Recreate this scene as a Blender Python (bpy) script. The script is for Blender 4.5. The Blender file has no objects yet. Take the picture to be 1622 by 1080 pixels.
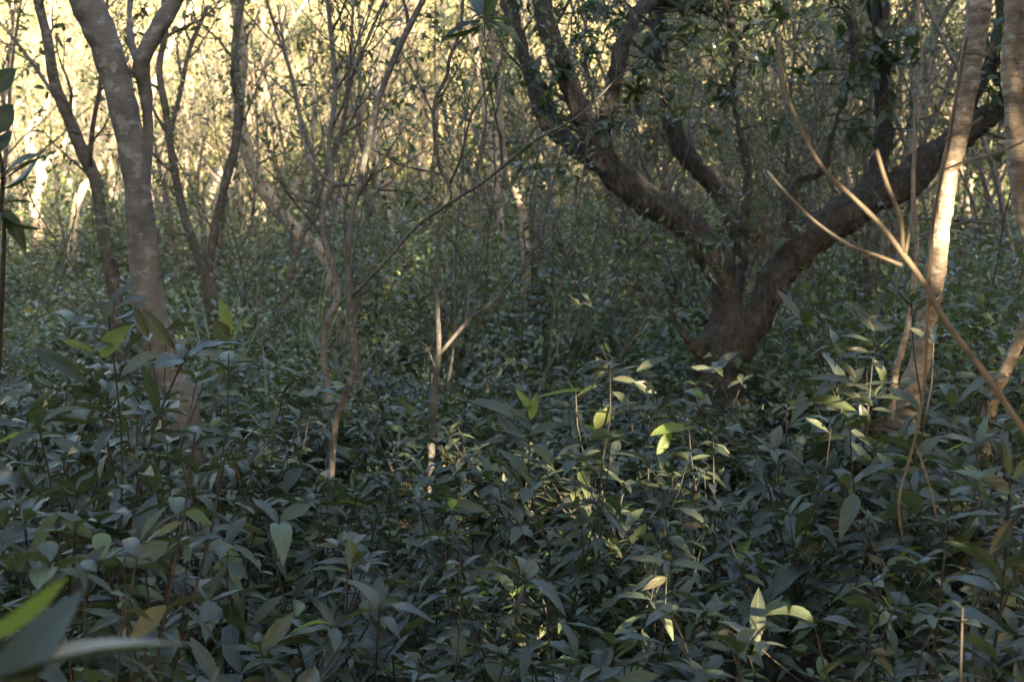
import bpy, math, random
import numpy as np
from mathutils import Vector, Matrix, noise

rad = math.radians
sc = bpy.context.scene

# ------------------------------------------------------------------ camera
CAM = np.array([0.0, 0.0, 1.60]); PITCH = rad(6.1); FPX = 2253.0     # FPX: focal length in photo pixels (1622 wide)
cd = bpy.data.cameras.new("camera"); cam = bpy.data.objects.new("camera", cd)
sc.collection.objects.link(cam); sc.camera = cam
cam.location = CAM; cam.rotation_euler = (rad(90) - PITCH, 0, 0)
cd.sensor_width = 36; cd.lens = 36 * FPX / 1622; cd.clip_start = 0.05; cd.clip_end = 600
cd.dof.use_dof = True; cd.dof.focus_distance = 4.3; cd.dof.aperture_fstop = 5.6

# ------------------------------------------------------------------ sky, sun, exposure
SUN_EL, SUN_AZ = 16.0, 25.0          # elevation; degrees right of straight behind the camera
S = np.array([math.sin(rad(SUN_AZ)) * math.cos(rad(SUN_EL)), -math.cos(rad(SUN_AZ)) * math.cos(rad(SUN_EL)), math.sin(rad(SUN_EL))])
w = bpy.data.worlds.new("World"); sc.world = w; w.use_nodes = True
nt = w.node_tree; nt.nodes.clear()
sky = nt.nodes.new("ShaderNodeTexSky"); sky.sky_type = 'NISHITA'; sky.sun_disc = False; sky.ozone_density = .5; sky.dust_density = 2.5
sky.sun_elevation = rad(SUN_EL); sky.sun_rotation = math.atan2(S[0], S[1])
bg = nt.nodes.new("ShaderNodeBackground"); bg.inputs[1].default_value = 0.078
wo = nt.nodes.new("ShaderNodeOutputWorld")
nt.links.new(sky.outputs[0], bg.inputs[0]); nt.links.new(bg.outputs[0], wo.inputs[0])
sl = bpy.data.lights.new("sun", 'SUN'); sl.energy = 5.0; sl.angle = rad(0.53); sl.color = (1.0, 0.81, 0.56)
sun = bpy.data.objects.new("sun", sl); sc.collection.objects.link(sun)
sun.rotation_euler = Vector(S).to_track_quat('Z', 'Y').to_euler(); sun.location = (8, -30, 20)
sc.view_settings.view_transform = 'Standard'; sc.view_settings.look = 'None'
sc.view_settings.exposure = 3.38; sc.view_settings.gamma = 1.0; sc.view_settings.use_curve_mapping = False
cy = sc.cycles
cy.max_bounces = 5; cy.diffuse_bounces = 3; cy.glossy_bounces = 2; cy.transmission_bounces = 3; cy.transparent_max_bounces = 4
cy.sample_clamp_indirect = 6.0; cy.caustics_reflective = False; cy.caustics_refractive = False

# ------------------------------------------------------------------ helpers
col = sc.collection.objects
rng = np.random.RandomState(7)
EX = np.array([1., 0, 0]); EZ = np.array([0, 0, 1.])

def at(px, py, Y):
    """World point at depth Y (metres in front of the camera) seen at photo pixel px, py."""
    a = (px - 811) / FPX; b = (540 - py) / FPX
    d = np.array([a, math.cos(PITCH) + b * math.sin(PITCH), -math.sin(PITCH) + b * math.cos(PITCH)])
    return CAM + d * (Y / d[1])

def to_px(P):
    """Photo pixel of world points (n,3)."""
    q = np.atleast_2d(P) - CAM
    f = q[:, 1] * math.cos(PITCH) - q[:, 2] * math.sin(PITCH)
    u = q[:, 1] * math.sin(PITCH) + q[:, 2] * math.cos(PITCH)
    f = np.where(f > .05, f, .05)
    return 811 + FPX * q[:, 0] / f, 540 - FPX * u / f

def gz(x, y):
    """Ground height."""
    x = np.asarray(x, float); y = np.asarray(y, float)
    z = .05 * np.sin(.9 * x + .3 * y) + .04 * np.sin(1.7 * y - .6 * x + 1) + .03 * np.sin(2.3 * x + 1.1 * y + 2)
    z = z * np.clip(1 - np.abs(y) / 120, 0, 1)
    z = z + .036 * np.clip(y - 10, 0, 40)
    z = z + .03 * np.clip(x - 2, 0, 8) * np.clip((y - 9) / 10, 0, 1)
    t = np.clip((y - 36) / 48, 0, 1)
    return z + 17 * t * t * (3 - 2 * t)

def unit(a):
    a = np.asarray(a, float)
    return a / np.maximum(np.linalg.norm(a, axis=-1, keepdims=True), 1e-9)

class MB:
    """Collects vertices and faces; build() links them as one mesh object."""
    def __init__(s): s.v = []; s.f = []; s.a = []; s.n = 0
    def add(s, v, f, a=None):
        v = np.asarray(v, np.float32).reshape(-1, 3); f = np.asarray(f, np.int32)
        s.v.append(v); s.f.append(f + s.n); s.n += len(v)
        s.a.append(np.zeros((len(v), 3), np.float32) if a is None else np.asarray(a, np.float32))
    def mesh(s, name, mat, smooth=True):
        me = bpy.data.meshes.new(name)
        if s.n:
            v = np.concatenate(s.v)
            me.vertices.add(len(v)); me.vertices.foreach_set("co", v.ravel())
            idx = np.concatenate([f.ravel() for f in s.f])
            tot = np.concatenate([np.full(len(f), f.shape[1], np.int32) for f in s.f])
            st = np.concatenate([[0], np.cumsum(tot)[:-1]]).astype(np.int32)
            me.loops.add(len(idx)); me.loops.foreach_set("vertex_index", idx)
            me.polygons.add(len(tot)); me.polygons.foreach_set("loop_start", st); me.polygons.foreach_set("loop_total", tot)
            me.polygons.foreach_set("use_smooth", np.full(len(tot), smooth))
            at_ = me.attributes.new("leafuv", 'FLOAT_VECTOR', 'POINT'); at_.data.foreach_set("vector", np.concatenate(s.a).ravel())
            me.update(calc_edges=True)
        me.materials.append(mat)
        return me
    def build(s, name, mat, parent=None, loc=None, smooth=True):
        o = bpy.data.objects.new(name, s.mesh(name, mat, smooth)); col.link(o)
        if parent: o.parent = parent
        if loc is not None: o.location = loc
        return o

def link_mesh(name, me, parent=None):
    o = bpy.data.objects.new(name, me); col.link(o)
    if parent: o.parent = parent
    return o

def tag(o, label=None, cat=None, group=None, kind=None):
    if label: o["label"] = label
    if cat: o["category"] = cat
    if group: o["group"] = group
    if kind: o["kind"] = kind
    return o

def thing(name, loc, label, cat, group=None):
    o = bpy.data.objects.new(name, None); col.link(o); o.location = [float(c) for c in loc]
    o.empty_display_size = .1
    return tag(o, label, cat, group)

def dup(root, loc, rz=0, scale=1, label=None, group=None, tilt=(0, 0)):
    r = root.copy(); col.link(r); r.location = loc; r.rotation_euler = (tilt[0], tilt[1], rz)
    r.scale = (scale,) * 3 if np.isscalar(scale) else scale
    if label: r["label"] = label
    if group: r["group"] = group
    for ch in root.children:
        c = ch.copy(); col.link(c); c.parent = r
    return r

def smooth_path(P, R, k=4):
    """Catmull-Rom through the points; radii interpolated along."""
    P = np.asarray(P, float); R = np.asarray(R, float)
    Q = np.vstack([2 * P[0] - P[1], P, 2 * P[-1] - P[-2]])
    out = []; ro = []
    for i in range(len(P) - 1):
        a, b, c, d = Q[i:i + 4]
        for t in np.arange(k) / k:
            out.append(.5 * (2 * b + (c - a) * t + (2 * a - 5 * b + 4 * c - d) * t * t + (3 * b - a - 3 * c + d) * t ** 3))
            ro.append(R[i] * (1 - t) + R[i + 1] * t)
    out.append(P[-1]); ro.append(R[-1])
    return np.array(out), np.array(ro)

def tube(mb, P, R, n=6, cap=False):
    P = np.asarray(P, float); R = np.asarray(R, float)
    T = unit(np.gradient(P, axis=0)); m = unit(T.mean(0))
    ref = unit(np.cross(m, EX if abs(m[0]) < .8 else EZ))
    U = unit(ref - (T @ ref)[:, None] * T); V = np.cross(T, U)
    a = np.arange(n) * 2 * math.pi / n
    v = P[:, None] + R[:, None, None] * (np.cos(a)[None, :, None] * U[:, None] + np.sin(a)[None, :, None] * V[:, None])
    k = len(P); i = np.arange(k - 1)[:, None] * n; j = np.arange(n)[None]; j2 = (j + 1) % n
    f = np.stack([i + j, i + j2, i + n + j2, i + n + j], -1).reshape(-1, 4)
    mb.add(v.reshape(-1, 3), f)
    if cap:
        hi = mb.n - n; lo = mb.n - n * k; q = np.arange(n); q2 = (q + 1) % n
        mb.v.append(np.array([P[-1], P[0]], np.float32)); mb.a.append(np.zeros((2, 3), np.float32)); mb.n += 2
        mb.f.append(np.stack([hi + q, hi + q2, np.full(n, mb.n - 2)], -1).astype(np.int32))
        mb.f.append(np.stack([lo + q2, lo + q, np.full(n, mb.n - 1)], -1).astype(np.int32))

# leaf shape: x across, y along, z out of the face
def leaf_grid(rows=7, wid=.30, fold=.35, droop=.25, peak=.42, wave=0., twist=0.):
    t = np.linspace(0, 1, rows); p = peak / (1 - peak) * 1.0
    wf = (t ** (1.0 * p + .25)) * ((1 - t) ** 1.05); wf = wf / wf.max() * wid / 2
    wf[0] = .006; wf[-1] = .0015
    v = []; a = []
    for k, tt in enumerate(t):
        zc = -droop * tt * tt
        for s in (-1, 0, 1):
            x = s * wf[k]; z = zc + abs(s) * wf[k] * fold + (wave * math.sin(tt * 17 + s) * wf[k] if s else 0)
            an = twist * tt; x2 = x * math.cos(an) - (z - zc) * math.sin(an); z2 = zc + x * math.sin(an) + (z - zc) * math.cos(an)
            v.append((x2, tt * (1 - .18 * droop), z2)); a.append((s, tt, 0))
    f = []
    for k in range(rows - 1):
        b = 3 * k
        f += [(b, b + 1, b + 4, b + 3), (b + 1, b + 2, b + 5, b + 4)]
    return np.array(v), np.array(f), np.array(a, float)

def leaf_cheap(wid=.36, fold=.3, droop=.15):
    v = np.array([(0, 0, 0), (wid / 2, .45, wid / 2 * fold), (0, 1, -droop), (-wid / 2, .45, wid / 2 * fold), (0, .45, -droop * .15)])
    f = np.array([(0, 1, 4), (4, 1, 2), (0, 4, 3), (4, 2, 3)])
    a = np.array([(0, 0, 0), (1, .45, 0), (0, 1, 0), (-1, .45, 0), (0, .45, 0)], float)
    return v, f, a
def leaf_min(wid=.42):
    v = np.array([(0, 0, 0), (wid / 2, .45, .04), (0, 1, -.06), (-wid / 2, .45, .04)])
    return v, np.array([(0, 1, 2), (0, 2, 3)]), np.array([(0, 0, 0), (1, .45, 0), (0, 1, 0), (-1, .45, 0)], float)

def basis(D, N):
    """Row-wise frames: y along D, z near N."""
    D = unit(D); X = np.cross(D, N); bad = np.linalg.norm(X, axis=-1) < 1e-3
    if bad.any(): X[bad] = np.cross(D[bad], EX)
    X = unit(X); Z = np.cross(X, D)
    return X, D, Z

def add_leaves(mb, tpl, P, D, N, L, tint, wscale=1.0):
    P = np.asarray(P, float); n = len(P)
    if n == 0: return
    v, f, a = tpl
    X, Y, Z = basis(np.asarray(D, float), np.asarray(N, float))
    L = np.broadcast_to(np.asarray(L, float), (n,))[:, None, None]
    ws = np.broadcast_to(np.asarray(wscale, float), (n,))[:, None, None]
    W = P[:, None] + L * (ws * v[None, :, 0:1] * X[:, None] + v[None, :, 1:2] * Y[:, None] + v[None, :, 2:3] * Z[:, None])
    k = len(v)
    F = (f[None] + (np.arange(n) * k)[:, None, None]).reshape(-1, f.shape[1])
    A = np.repeat(a[None], n, 0); A[:, :, 2] = np.asarray(tint)[:, None]
    mb.add(W.reshape(-1, 3), F, A.reshape(-1, 3))

# places where the photograph shows a fleck of sun: the foliage that would stand in the way has a gap there
FLECKS = [(at(1492, 335, 5.5), .16), (at(1480, 420, 5.5), .10), (at(1500, 270, 5.5), .08), (at(1005, 640, 4.9), .20), (at(1065, 690, 4.6), .25),
          (at(1230, 700, 4.5), .09), (at(1590, 740, 3.0), .16),
          (at(1600, 900, 2.5), .14), (at(1600, 1010, 2.3), .07), (at(1450, 420, 2.5), .05), (at(1390, 300, 2.5), .05), (at(1490, 250, 2.5), .04),
          (at(1606, 120, 3.4), .16), (at(590, 190, 5.5), .06), (at(1345, 375, 8.0), .05), (at(1235, 465, 8.0), .04), (at(190, 555, 3.6), .06),
          (at(960, 150, 5.0), .10), (at(1290, 690, 4.6), .10), (at(1540, 640, 4.4), .10), (at(1130, 640, 6.0), .15),
          (at(380, 500, 4.2), .06), (at(1180, 790, 3.6), .06), (at(1440, 545, 6), .12), (at(1560, 592, 2.5), .05), (at(1500, 512, 2.5), .03), (at(1268, 205, 2.5), .03), (at(1030, 665, 4.6), .16), (at(1110, 740, 4.2), .12), (at(1600, 560, 6), .1)]
def sun_open(P, pad=0.0):
    """True where a leaf may stay: not in the way of a fleck of sun."""
    P = np.asarray(P, float); keep = np.ones(len(P), bool)
    for c, r in FLECKS:
        q = P - c; t = q @ S
        d = np.linalg.norm(q - t[:, None] * S, axis=1)
        keep &= ~((d < r + pad) & (t > .35))
    return keep

# ------------------------------------------------------------------ materials
def new_mat(name):
    m = bpy.data.materials.new(name); m.use_nodes = True; t = m.node_tree; t.nodes.clear()
    return m, t, t.nodes, t.links
def nd(N, kind, **kw):
    n = N.new(kind)
    for k, v in kw.items(): setattr(n, k, v)
    return n
def math_(N, Lk, op, a, b=None):
    n = N.new("ShaderNodeMath"); n.operation = op
    for i, x in enumerate((a, b)):
        if x is None: continue
        if isinstance(x, (int, float)): n.inputs[i].default_value = x
        else: Lk.new(x, n.inputs[i])
    return n.outputs[0]
def ramp(N, Lk, fac, stops, interp='LINEAR'):
    r = N.new("ShaderNodeValToRGB"); r.color_ramp.interpolation = interp
    e = r.color_ramp.elements
    while len(e) > 1: e.remove(e[-1])
    for i, (p, c) in enumerate(stops):
        x = e[0] if i == 0 else e.new(p)
        x.position = p; x.color = (*c, 1)
    Lk.new(fac, r.inputs[0]); return r.outputs[0]
def mixc(N, Lk, fac, a, b, bt='MIX'):
    n = N.new("ShaderNodeMix"); n.data_type = 'RGBA'; n.blend_type = bt
    for s_, x in ((n.inputs[0], fac), (n.inputs[6], a), (n.inputs[7], b)):
        if isinstance(x, (int, float)): s_.default_value = x
        elif isinstance(x, tuple): s_.default_value = (*x, 1)
        else: Lk.new(x, s_)
    return n.outputs[2]

def leaf_mat(name, stops, under, trans, rough=.38, veins=True, tfac=.3, spec=.5, blem=True):
    m, t, N, Lk = new_mat(name)
    at_ = nd(N, "ShaderNodeAttribute", attribute_name="leafuv"); sep = N.new("ShaderNodeSeparateXYZ"); Lk.new(at_.outputs['Vector'], sep.inputs[0])
    oi = N.new("ShaderNodeObjectInfo")
    rnd = math_(N, Lk, 'FRACT', math_(N, Lk, 'ADD', sep.outputs[2], oi.outputs['Random']))
    c = ramp(N, Lk, rnd, stops)
    geo = N.new("ShaderNodeNewGeometry")
    if blem:
        tc = N.new("ShaderNodeTexCoord"); ns = nd(N, "ShaderNodeTexNoise"); ns.inputs['Scale'].default_value = 38; ns.inputs['Detail'].default_value = 3
        Lk.new(geo.outputs['Position'], ns.inputs['Vector'])
        c = mixc(N, Lk, ramp(N, Lk, ns.outputs[0], [(.42, (0, 0, 0)), (.60, (.35, .35, .35)), (.72, (.8, .8, .8))]), c, mixc(N, Lk, .6, c, (.10, .085, .04)))
    au = math_(N, Lk, 'ABSOLUTE', sep.outputs[0])
    if veins:
        mid = math_(N, Lk, 'LESS_THAN', au, .09)
        c = mixc(N, Lk, math_(N, Lk, 'MULTIPLY', mid, .5), c, mixc(N, Lk, .6, c, (.16, .20, .08)))
    c = mixc(N, Lk, geo.outputs['Backfacing'], c, mixc(N, Lk, .75, c, under))
    p = N.new("ShaderNodeBsdfPrincipled"); Lk.new(c, p.inputs['Base Color'])
    rv = math_(N, Lk, 'MULTIPLY_ADD', rnd, .16); rv.node.inputs[2].default_value = rough - .08
    Lk.new(rv, p.inputs['Roughness']); p.inputs['Specular IOR Level'].default_value = spec
    if veins:
        ph = math_(N, Lk, 'SUBTRACT', math_(N, Lk, 'MULTIPLY', sep.outputs[1], 62.), math_(N, Lk, 'MULTIPLY', au, 9.))
        sn = math_(N, Lk, 'SINE', ph)
        pw = math_(N, Lk, 'POWER', math_(N, Lk, 'ABSOLUTE', sn), .4)
        hh = math_(N, Lk, 'ADD', pw, math_(N, Lk, 'MULTIPLY', math_(N, Lk, 'MINIMUM', au, .12), 8.))
        bp = N.new("ShaderNodeBump"); bp.inputs['Strength'].default_value = .4; bp.inputs['Distance'].default_value = .0028
        Lk.new(hh, bp.inputs['Height']); Lk.new(bp.outputs[0], p.inputs['Normal'])
    tr = N.new("ShaderNodeBsdfTranslucent"); Lk.new(mixc(N, Lk, .65, c, trans), tr.inputs[0])
    mx = N.new("ShaderNodeMixShader"); mx.inputs[0].default_value = tfac
    Lk.new(p.outputs[0], mx.inputs[1]); Lk.new(tr.outputs[0], mx.inputs[2])
    o = N.new("ShaderNodeOutputMaterial"); Lk.new(mx.outputs[0], o.inputs[0])
    return m

def bark_mat(name, dark, light, scale=(9, 9, 9), bands=0, bamp=.3, lsc=(22, 22, 22), lichen=0, lichen_col=(.42, .42, .38), bump=.5, bdist=.01, rough=.9, fis=0, vary=True):
    m, t, N, Lk = new_mat(name)
    tc = N.new("ShaderNodeTexCoord"); mp = N.new("ShaderNodeMapping"); mp.inputs['Scale'].default_value = scale
    oi = N.new("ShaderNodeObjectInfo"); add = nd(N, "ShaderNodeVectorMath", operation='ADD')
    Lk.new(tc.outputs['Object'], add.inputs[0]); Lk.new(oi.outputs['Random'], add.inputs[1])
    Lk.new(add.outputs[0], mp.inputs[0])
    n1 = N.new("ShaderNodeTexNoise"); n1.inputs['Scale'].default_value = 1.; n1.inputs['Detail'].default_value = 7; n1.inputs['Roughness'].default_value = .68
    Lk.new(mp.outputs[0], n1.inputs['Vector'])
    c = ramp(N, Lk, n1.outputs[0], [(.28, dark), (.5, tuple((a + b) / 2 for a, b in zip(dark, light))), (.72, light)])
    h = n1.outputs[0]
    if bands:
        mp2 = N.new("ShaderNodeMapping"); mp2.inputs['Scale'].default_value = (5, 5, bands); Lk.new(add.outputs[0], mp2.inputs[0])
        n2 = N.new("ShaderNodeTexNoise"); n2.inputs['Scale'].default_value = 1.6; n2.inputs['Detail'].default_value = 4; Lk.new(mp2.outputs[0], n2.inputs['Vector'])
        bfac = ramp(N, Lk, n2.outputs[0], [(.42, (0, 0, 0)), (.52, (1, 1, 1))])
        c = mixc(N, Lk, bfac, mixc(N, Lk, bamp, c, tuple(x * .5 for x in dark)), c)
        h = math_(N, Lk, 'ADD', h, math_(N, Lk, 'MULTIPLY', n2.outputs[0], .8))
    if fis:
        mp3 = N.new("ShaderNodeMapping"); mp3.inputs['Scale'].default_value = (fis, fis, fis * .45); Lk.new(add.outputs[0], mp3.inputs[0])
        vo = N.new("ShaderNodeTexVoronoi"); vo.feature = 'DISTANCE_TO_EDGE'; vo.inputs['Scale'].default_value = 1.; Lk.new(mp3.outputs[0], vo.inputs['Vector'])
        ff = ramp(N, Lk, vo.outputs['Distance'], [(.0, (0, 0, 0)), (.16, (1, 1, 1))])
        c = mixc(N, Lk, math_(N, Lk, 'MULTIPLY', math_(N, Lk, 'SUBTRACT', 1., ff), .45), c, tuple(x * .45 for x in dark))
        h = math_(N, Lk, 'ADD', h, math_(N, Lk, 'MULTIPLY', ff, .35))
    if lichen:
        mp4 = N.new("ShaderNodeMapping"); mp4.inputs['Scale'].default_value = lsc; Lk.new(add.outputs[0], mp4.inputs[0])
        n4 = N.new("ShaderNodeTexNoise"); n4.inputs['Scale'].default_value = 1; n4.inputs['Detail'].default_value = 2.5; Lk.new(mp4.outputs[0], n4.inputs['Vector'])
        lf = ramp(N, Lk, n4.outputs[0], [(.56, (0, 0, 0)), (.66, (lichen,) * 3)])
        c = mixc(N, Lk, lf, c, lichen_col)
    if vary:
        k = math_(N, Lk, 'MULTIPLY_ADD', oi.outputs['Random'], .5); k.node.inputs[2].default_value = .75
        vm = nd(N, "ShaderNodeVectorMath", operation='SCALE'); Lk.new(c, vm.inputs[0]); Lk.new(k, vm.inputs['Scale']); c = vm.outputs[0]
    p = N.new("ShaderNodeBsdfPrincipled"); Lk.new(c, p.inputs['Base Color']); p.inputs['Roughness'].default_value = rough
    p.inputs['Specular IOR Level'].default_value = .25
    bp = N.new("ShaderNodeBump"); bp.inputs['Strength'].default_value = bump; bp.inputs['Distance'].default_value = bdist
    Lk.new(h, bp.inputs['Height']); Lk.new(bp.outputs[0], p.inputs['Normal'])
    o = N.new("ShaderNodeOutputMaterial"); Lk.new(p.outputs[0], o.inputs[0])
    return m

SHRUB_STOPS = [(0, (.027, .034, .022)), (.35, (.040, .050, .031)), (.7, (.056, .068, .038)), (.9, (.066, .088, .040)), (.96, (.11, .14, .045)), (.98, (.11, .11, .05)), (1, (.08, .07, .04))]
M = {}
M['leaf'] = leaf_mat('broad_leaf', SHRUB_STOPS, (.085, .11, .07), (.16, .24, .045), rough=.34, tfac=.16, spec=.6)
M['leaf_young'] = leaf_mat('young_leaf', [(0, (.10, .15, .035)), (1, (.17, .23, .05))], (.2, .28, .08), (.42, .52, .08), rough=.42, tfac=.42)
M['leaf_tree'] = leaf_mat('tree_leaf', [(0, (.014, .025, .013)), (.7, (.029, .046, .021)), (1, (.055, .08, .026))], (.06, .08, .045), (.13, .20, .03), rough=.32, tfac=.22)
M['leaf_under'] = leaf_mat('undergrowth_leaf', [(0, (.032, .046, .026)), (.5, (.060, .084, .042)), (.8, (.095, .125, .050)), (.94, (.15, .19, .05)), (1, (.24, .20, .09))], (.10, .13, .08), (.25, .34, .06), rough=.30, veins=False, tfac=.22, spec=.7)
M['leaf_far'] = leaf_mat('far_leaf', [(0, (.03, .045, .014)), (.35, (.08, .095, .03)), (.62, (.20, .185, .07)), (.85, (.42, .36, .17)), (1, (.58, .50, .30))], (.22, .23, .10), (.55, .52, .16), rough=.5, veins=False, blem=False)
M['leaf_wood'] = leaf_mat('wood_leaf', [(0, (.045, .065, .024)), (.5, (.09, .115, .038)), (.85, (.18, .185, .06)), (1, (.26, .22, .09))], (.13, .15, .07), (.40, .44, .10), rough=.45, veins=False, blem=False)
M['grass'] = leaf_mat('grass_blade', [(0, (.07, .10, .045)), (.6, (.12, .15, .07)), (1, (.27, .24, .13))], (.12, .15, .08), (.30, .36, .1), rough=.5, veins=False, tfac=.25)
M['dead_leaf'] = leaf_mat('dead_leaf', [(0, (.05, .034, .022)), (.6, (.09, .062, .038)), (1, (.15, .105, .065))], (.10, .075, .05), (.15, .10, .05), rough=.6, veins=True)
M['stem'] = bark_mat('shrub_stem', (.030, .027, .022), (.072, .062, .048), scale=(30, 30, 12), bump=.2, bdist=.002)
M['dry_twig'] = bark_mat('dry_twig', (.16, .12, .08), (.32, .25, .17), scale=(40, 40, 14), bump=.25, bdist=.002)
M['pale_bark'] = bark_mat('pale_banded_bark', (.070, .066, .060), (.175, .164, .148), scale=(12, 12, 12), bands=75, bamp=.18, lichen=.65, lsc=(20, 20, 26), lichen_col=(.25, .24, .22), bump=.7, bdist=.006)
M['rough_bark'] = bark_mat('rough_brown_bark', (.025, .023, .020), (.112, .100, .085), scale=(48, 48, 24), lichen=.6, lsc=(13, 13, 10), lichen_col=(.13, .12, .10), bump=1., bdist=.04, vary=False)
M['flaky_bark'] = bark_mat('flaky_tan_bark', (.17, .125, .085), (.40, .32, .235), scale=(14, 14, 22), bands=30, bamp=.45, lichen=.6, lsc=(26, 26, 40), lichen_col=(.50, .43, .35), bump=.9, bdist=.012)
M['grey_bark'] = bark_mat('grey_bark', (.040, .036, .031), (.125, .112, .096), scale=(14, 14, 18), bands=40, bamp=.25, lichen=.6, lsc=(30, 30, 44), lichen_col=(.18, .175, .16), bump=.5, bdist=.006)
M['sapling_bark'] = bark_mat('sapling_bark', (.066, .060, .052), (.185, .17, .15), scale=(16, 16, 14), bands=30, bamp=.2, lichen=.5, lsc=(40, 40, 50), lichen_col=(.30, .29, .26), bump=.4, bdist=.004)
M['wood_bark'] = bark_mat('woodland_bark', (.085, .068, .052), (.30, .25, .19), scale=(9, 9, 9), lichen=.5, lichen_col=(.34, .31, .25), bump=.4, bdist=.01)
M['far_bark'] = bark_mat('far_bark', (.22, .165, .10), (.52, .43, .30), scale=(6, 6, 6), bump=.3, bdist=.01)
def ground_mat():
    m, t, N, Lk = new_mat('leaf_litter')
    geo = N.new("ShaderNodeNewGeometry"); n1 = N.new("ShaderNodeTexNoise"); n1.inputs['Scale'].default_value = 14; n1.inputs['Detail'].default_value = 8; n1.inputs['Roughness'].default_value = .7
    Lk.new(geo.outputs['Position'], n1.inputs['Vector'])
    vo = N.new("ShaderNodeTexVoronoi"); vo.inputs['Scale'].default_value = 22; Lk.new(geo.outputs['Position'], vo.inputs['Vector'])
    c = ramp(N, Lk, n1.outputs[0], [(.3, (.030, .022, .014)), (.55, (.085, .06, .035)), (.75, (.17, .12, .07))])
    c = mixc(N, Lk, .35, c, vo.outputs['Color'], 'MULTIPLY')
    sp = N.new("ShaderNodeSeparateXYZ"); Lk.new(geo.outputs['Position'], sp.inputs[0])
    dry = ramp(N, Lk, n1.outputs[0], [(.3, (.14, .12, .055)), (.55, (.27, .23, .12)), (.75, (.42, .36, .21))])
    mr = N.new("ShaderNodeMapRange"); mr.inputs[1].default_value = 36; mr.inputs[2].default_value = 44; Lk.new(sp.outputs[1], mr.inputs[0])
    c = mixc(N, Lk, mr.outputs[0], c, dry)      # pale straw tone added on the slope to give bright sunlit gaps
    p = N.new("ShaderNodeBsdfPrincipled"); Lk.new(c, p.inputs['Base Color']); p.inputs['Roughness'].default_value = .95
    bp = N.new("ShaderNodeBump"); bp.inputs['Strength'].default_value = .8; bp.inputs['Distance'].default_value = .03; Lk.new(n1.outputs[0], bp.inputs['Height']); Lk.new(bp.outputs[0], p.inputs['Normal'])
    o = N.new("ShaderNodeOutputMaterial"); Lk.new(p.outputs[0], o.inputs[0]); return m
M['ground'] = ground_mat()

# ------------------------------------------------------------------ ground
gx = np.concatenate([np.linspace(-240, -26, 26), np.linspace(-24, 24, 97), np.linspace(26, 240, 26)])
gy = np.concatenate([np.linspace(-200, -12, 26), np.linspace(-10, 40, 101), np.linspace(42, 110, 35), np.linspace(125, 420, 8)])
GX, GY = np.meshgrid(gx, gy)
gm = MB(); nx = len(gx); ny = len(gy)
ii = (np.arange(ny - 1)[:, None] * nx + np.arange(nx - 1)[None]).ravel()
gm.add(np.stack([GX, GY, gz(GX, GY)], -1).reshape(-1, 3), np.stack([ii, ii + 1, ii + nx + 1, ii + nx], -1))
tag(gm.build('ground', M['ground']), 'forest floor of brown leaf litter rising to a slope coloured pale straw to look sunlit', 'ground', kind='structure')

# ------------------------------------------------------------------ tree growing
def grow(r, p, d, L, n, wob=.12, up=.0, curl=None):
    pts = [np.array(p, float)]; d = unit(d); st = L / n
    for _ in range(n):
        d = unit(d + r.normal(0, wob, 3) + np.array([0, 0, up]))
        pts.append(pts[-1] + d * st)
    return np.array(pts)
def side_dir(r, T, ang):
    q = unit(np.cross(T, r.normal(0, 1, 3)))
    return unit(T * math.cos(ang) + q * math.sin(ang))

def twigs_on(r, wood, path, rads, t0, t1, n, Lr, depth, leaves, ang=(.5, 1.0), up=.05, sides=4, lstep=.05, wob=.16):
    """Side branches on a path, recursively; the last level carries leaves."""
    k = len(path) - 1
    for j in range(n):
        t = t0 + (t1 - t0) * (j + r.rand()) / n
        i = min(int(t * k), k - 1); fr = t * k - i
        p = path[i] * (1 - fr) + path[i + 1] * fr; T = unit(path[i + 1] - path[i]); rr = rads[i] * (1 - fr) + rads[i + 1] * fr
        L = r.uniform(*Lr) * (1.15 - .5 * t)
        d = side_dir(r, T, r.uniform(*ang))
        q = grow(r, p, d, L, 6 if depth > 1 else 4, wob, up)
        r0 = min(rr * .62, .5 * L * .045 + .0015)
        R = np.linspace(r0, max(r0 * .22, .0011), len(q))
        wood.append((q, R, sides if depth > 1 else 3))
        if depth > 1: twigs_on(r, wood, q, R, .2, 1, max(3, int(L / .16)) if depth == 2 else r.randint(4, 7), (L * .28, L * .6), depth - 1, leaves, ang, up, 3, lstep, wob)
        if depth <= 2:
            m = max(2, int(L / lstep)); tt = (np.arange(m) + r.rand(m)) / m * .85 + .15
            kk = tt * (len(q) - 1); i0 = np.minimum(kk.astype(int), len(q) - 2); f = (kk - i0)[:, None]
            pp = q[i0] * (1 - f) + q[i0 + 1] * f; TT = unit(q[i0 + 1] - q[i0])
            leaves.append((pp, unit(TT * .6 + r.normal(0, .6, (m, 3)) + [0, 0, -.12])))

def wood_mesh(wood):
    mb = MB()
    for P, R, n in wood: tube(mb, P, R, n)
    return mb

def leaf_mesh(r, leaves, tpl, L, mb=None, cull=None, keep=1.0, flat=.8):
    mb = mb or MB()
    if not leaves: return mb
    P = np.concatenate([a for a, _ in leaves]); D = np.concatenate([b for _, b in leaves])
    k = r.rand(len(P)) < keep
    if cull is not None: k &= cull(P)
    P = P[k]; D = D[k]; n = len(P)
    add_leaves(mb, tpl, P, D, unit(r.normal(0, flat, (n, 3)) + [0, 0, 1]), r.uniform(L[0], L[1], n), r.rand(n))
    return mb

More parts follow.
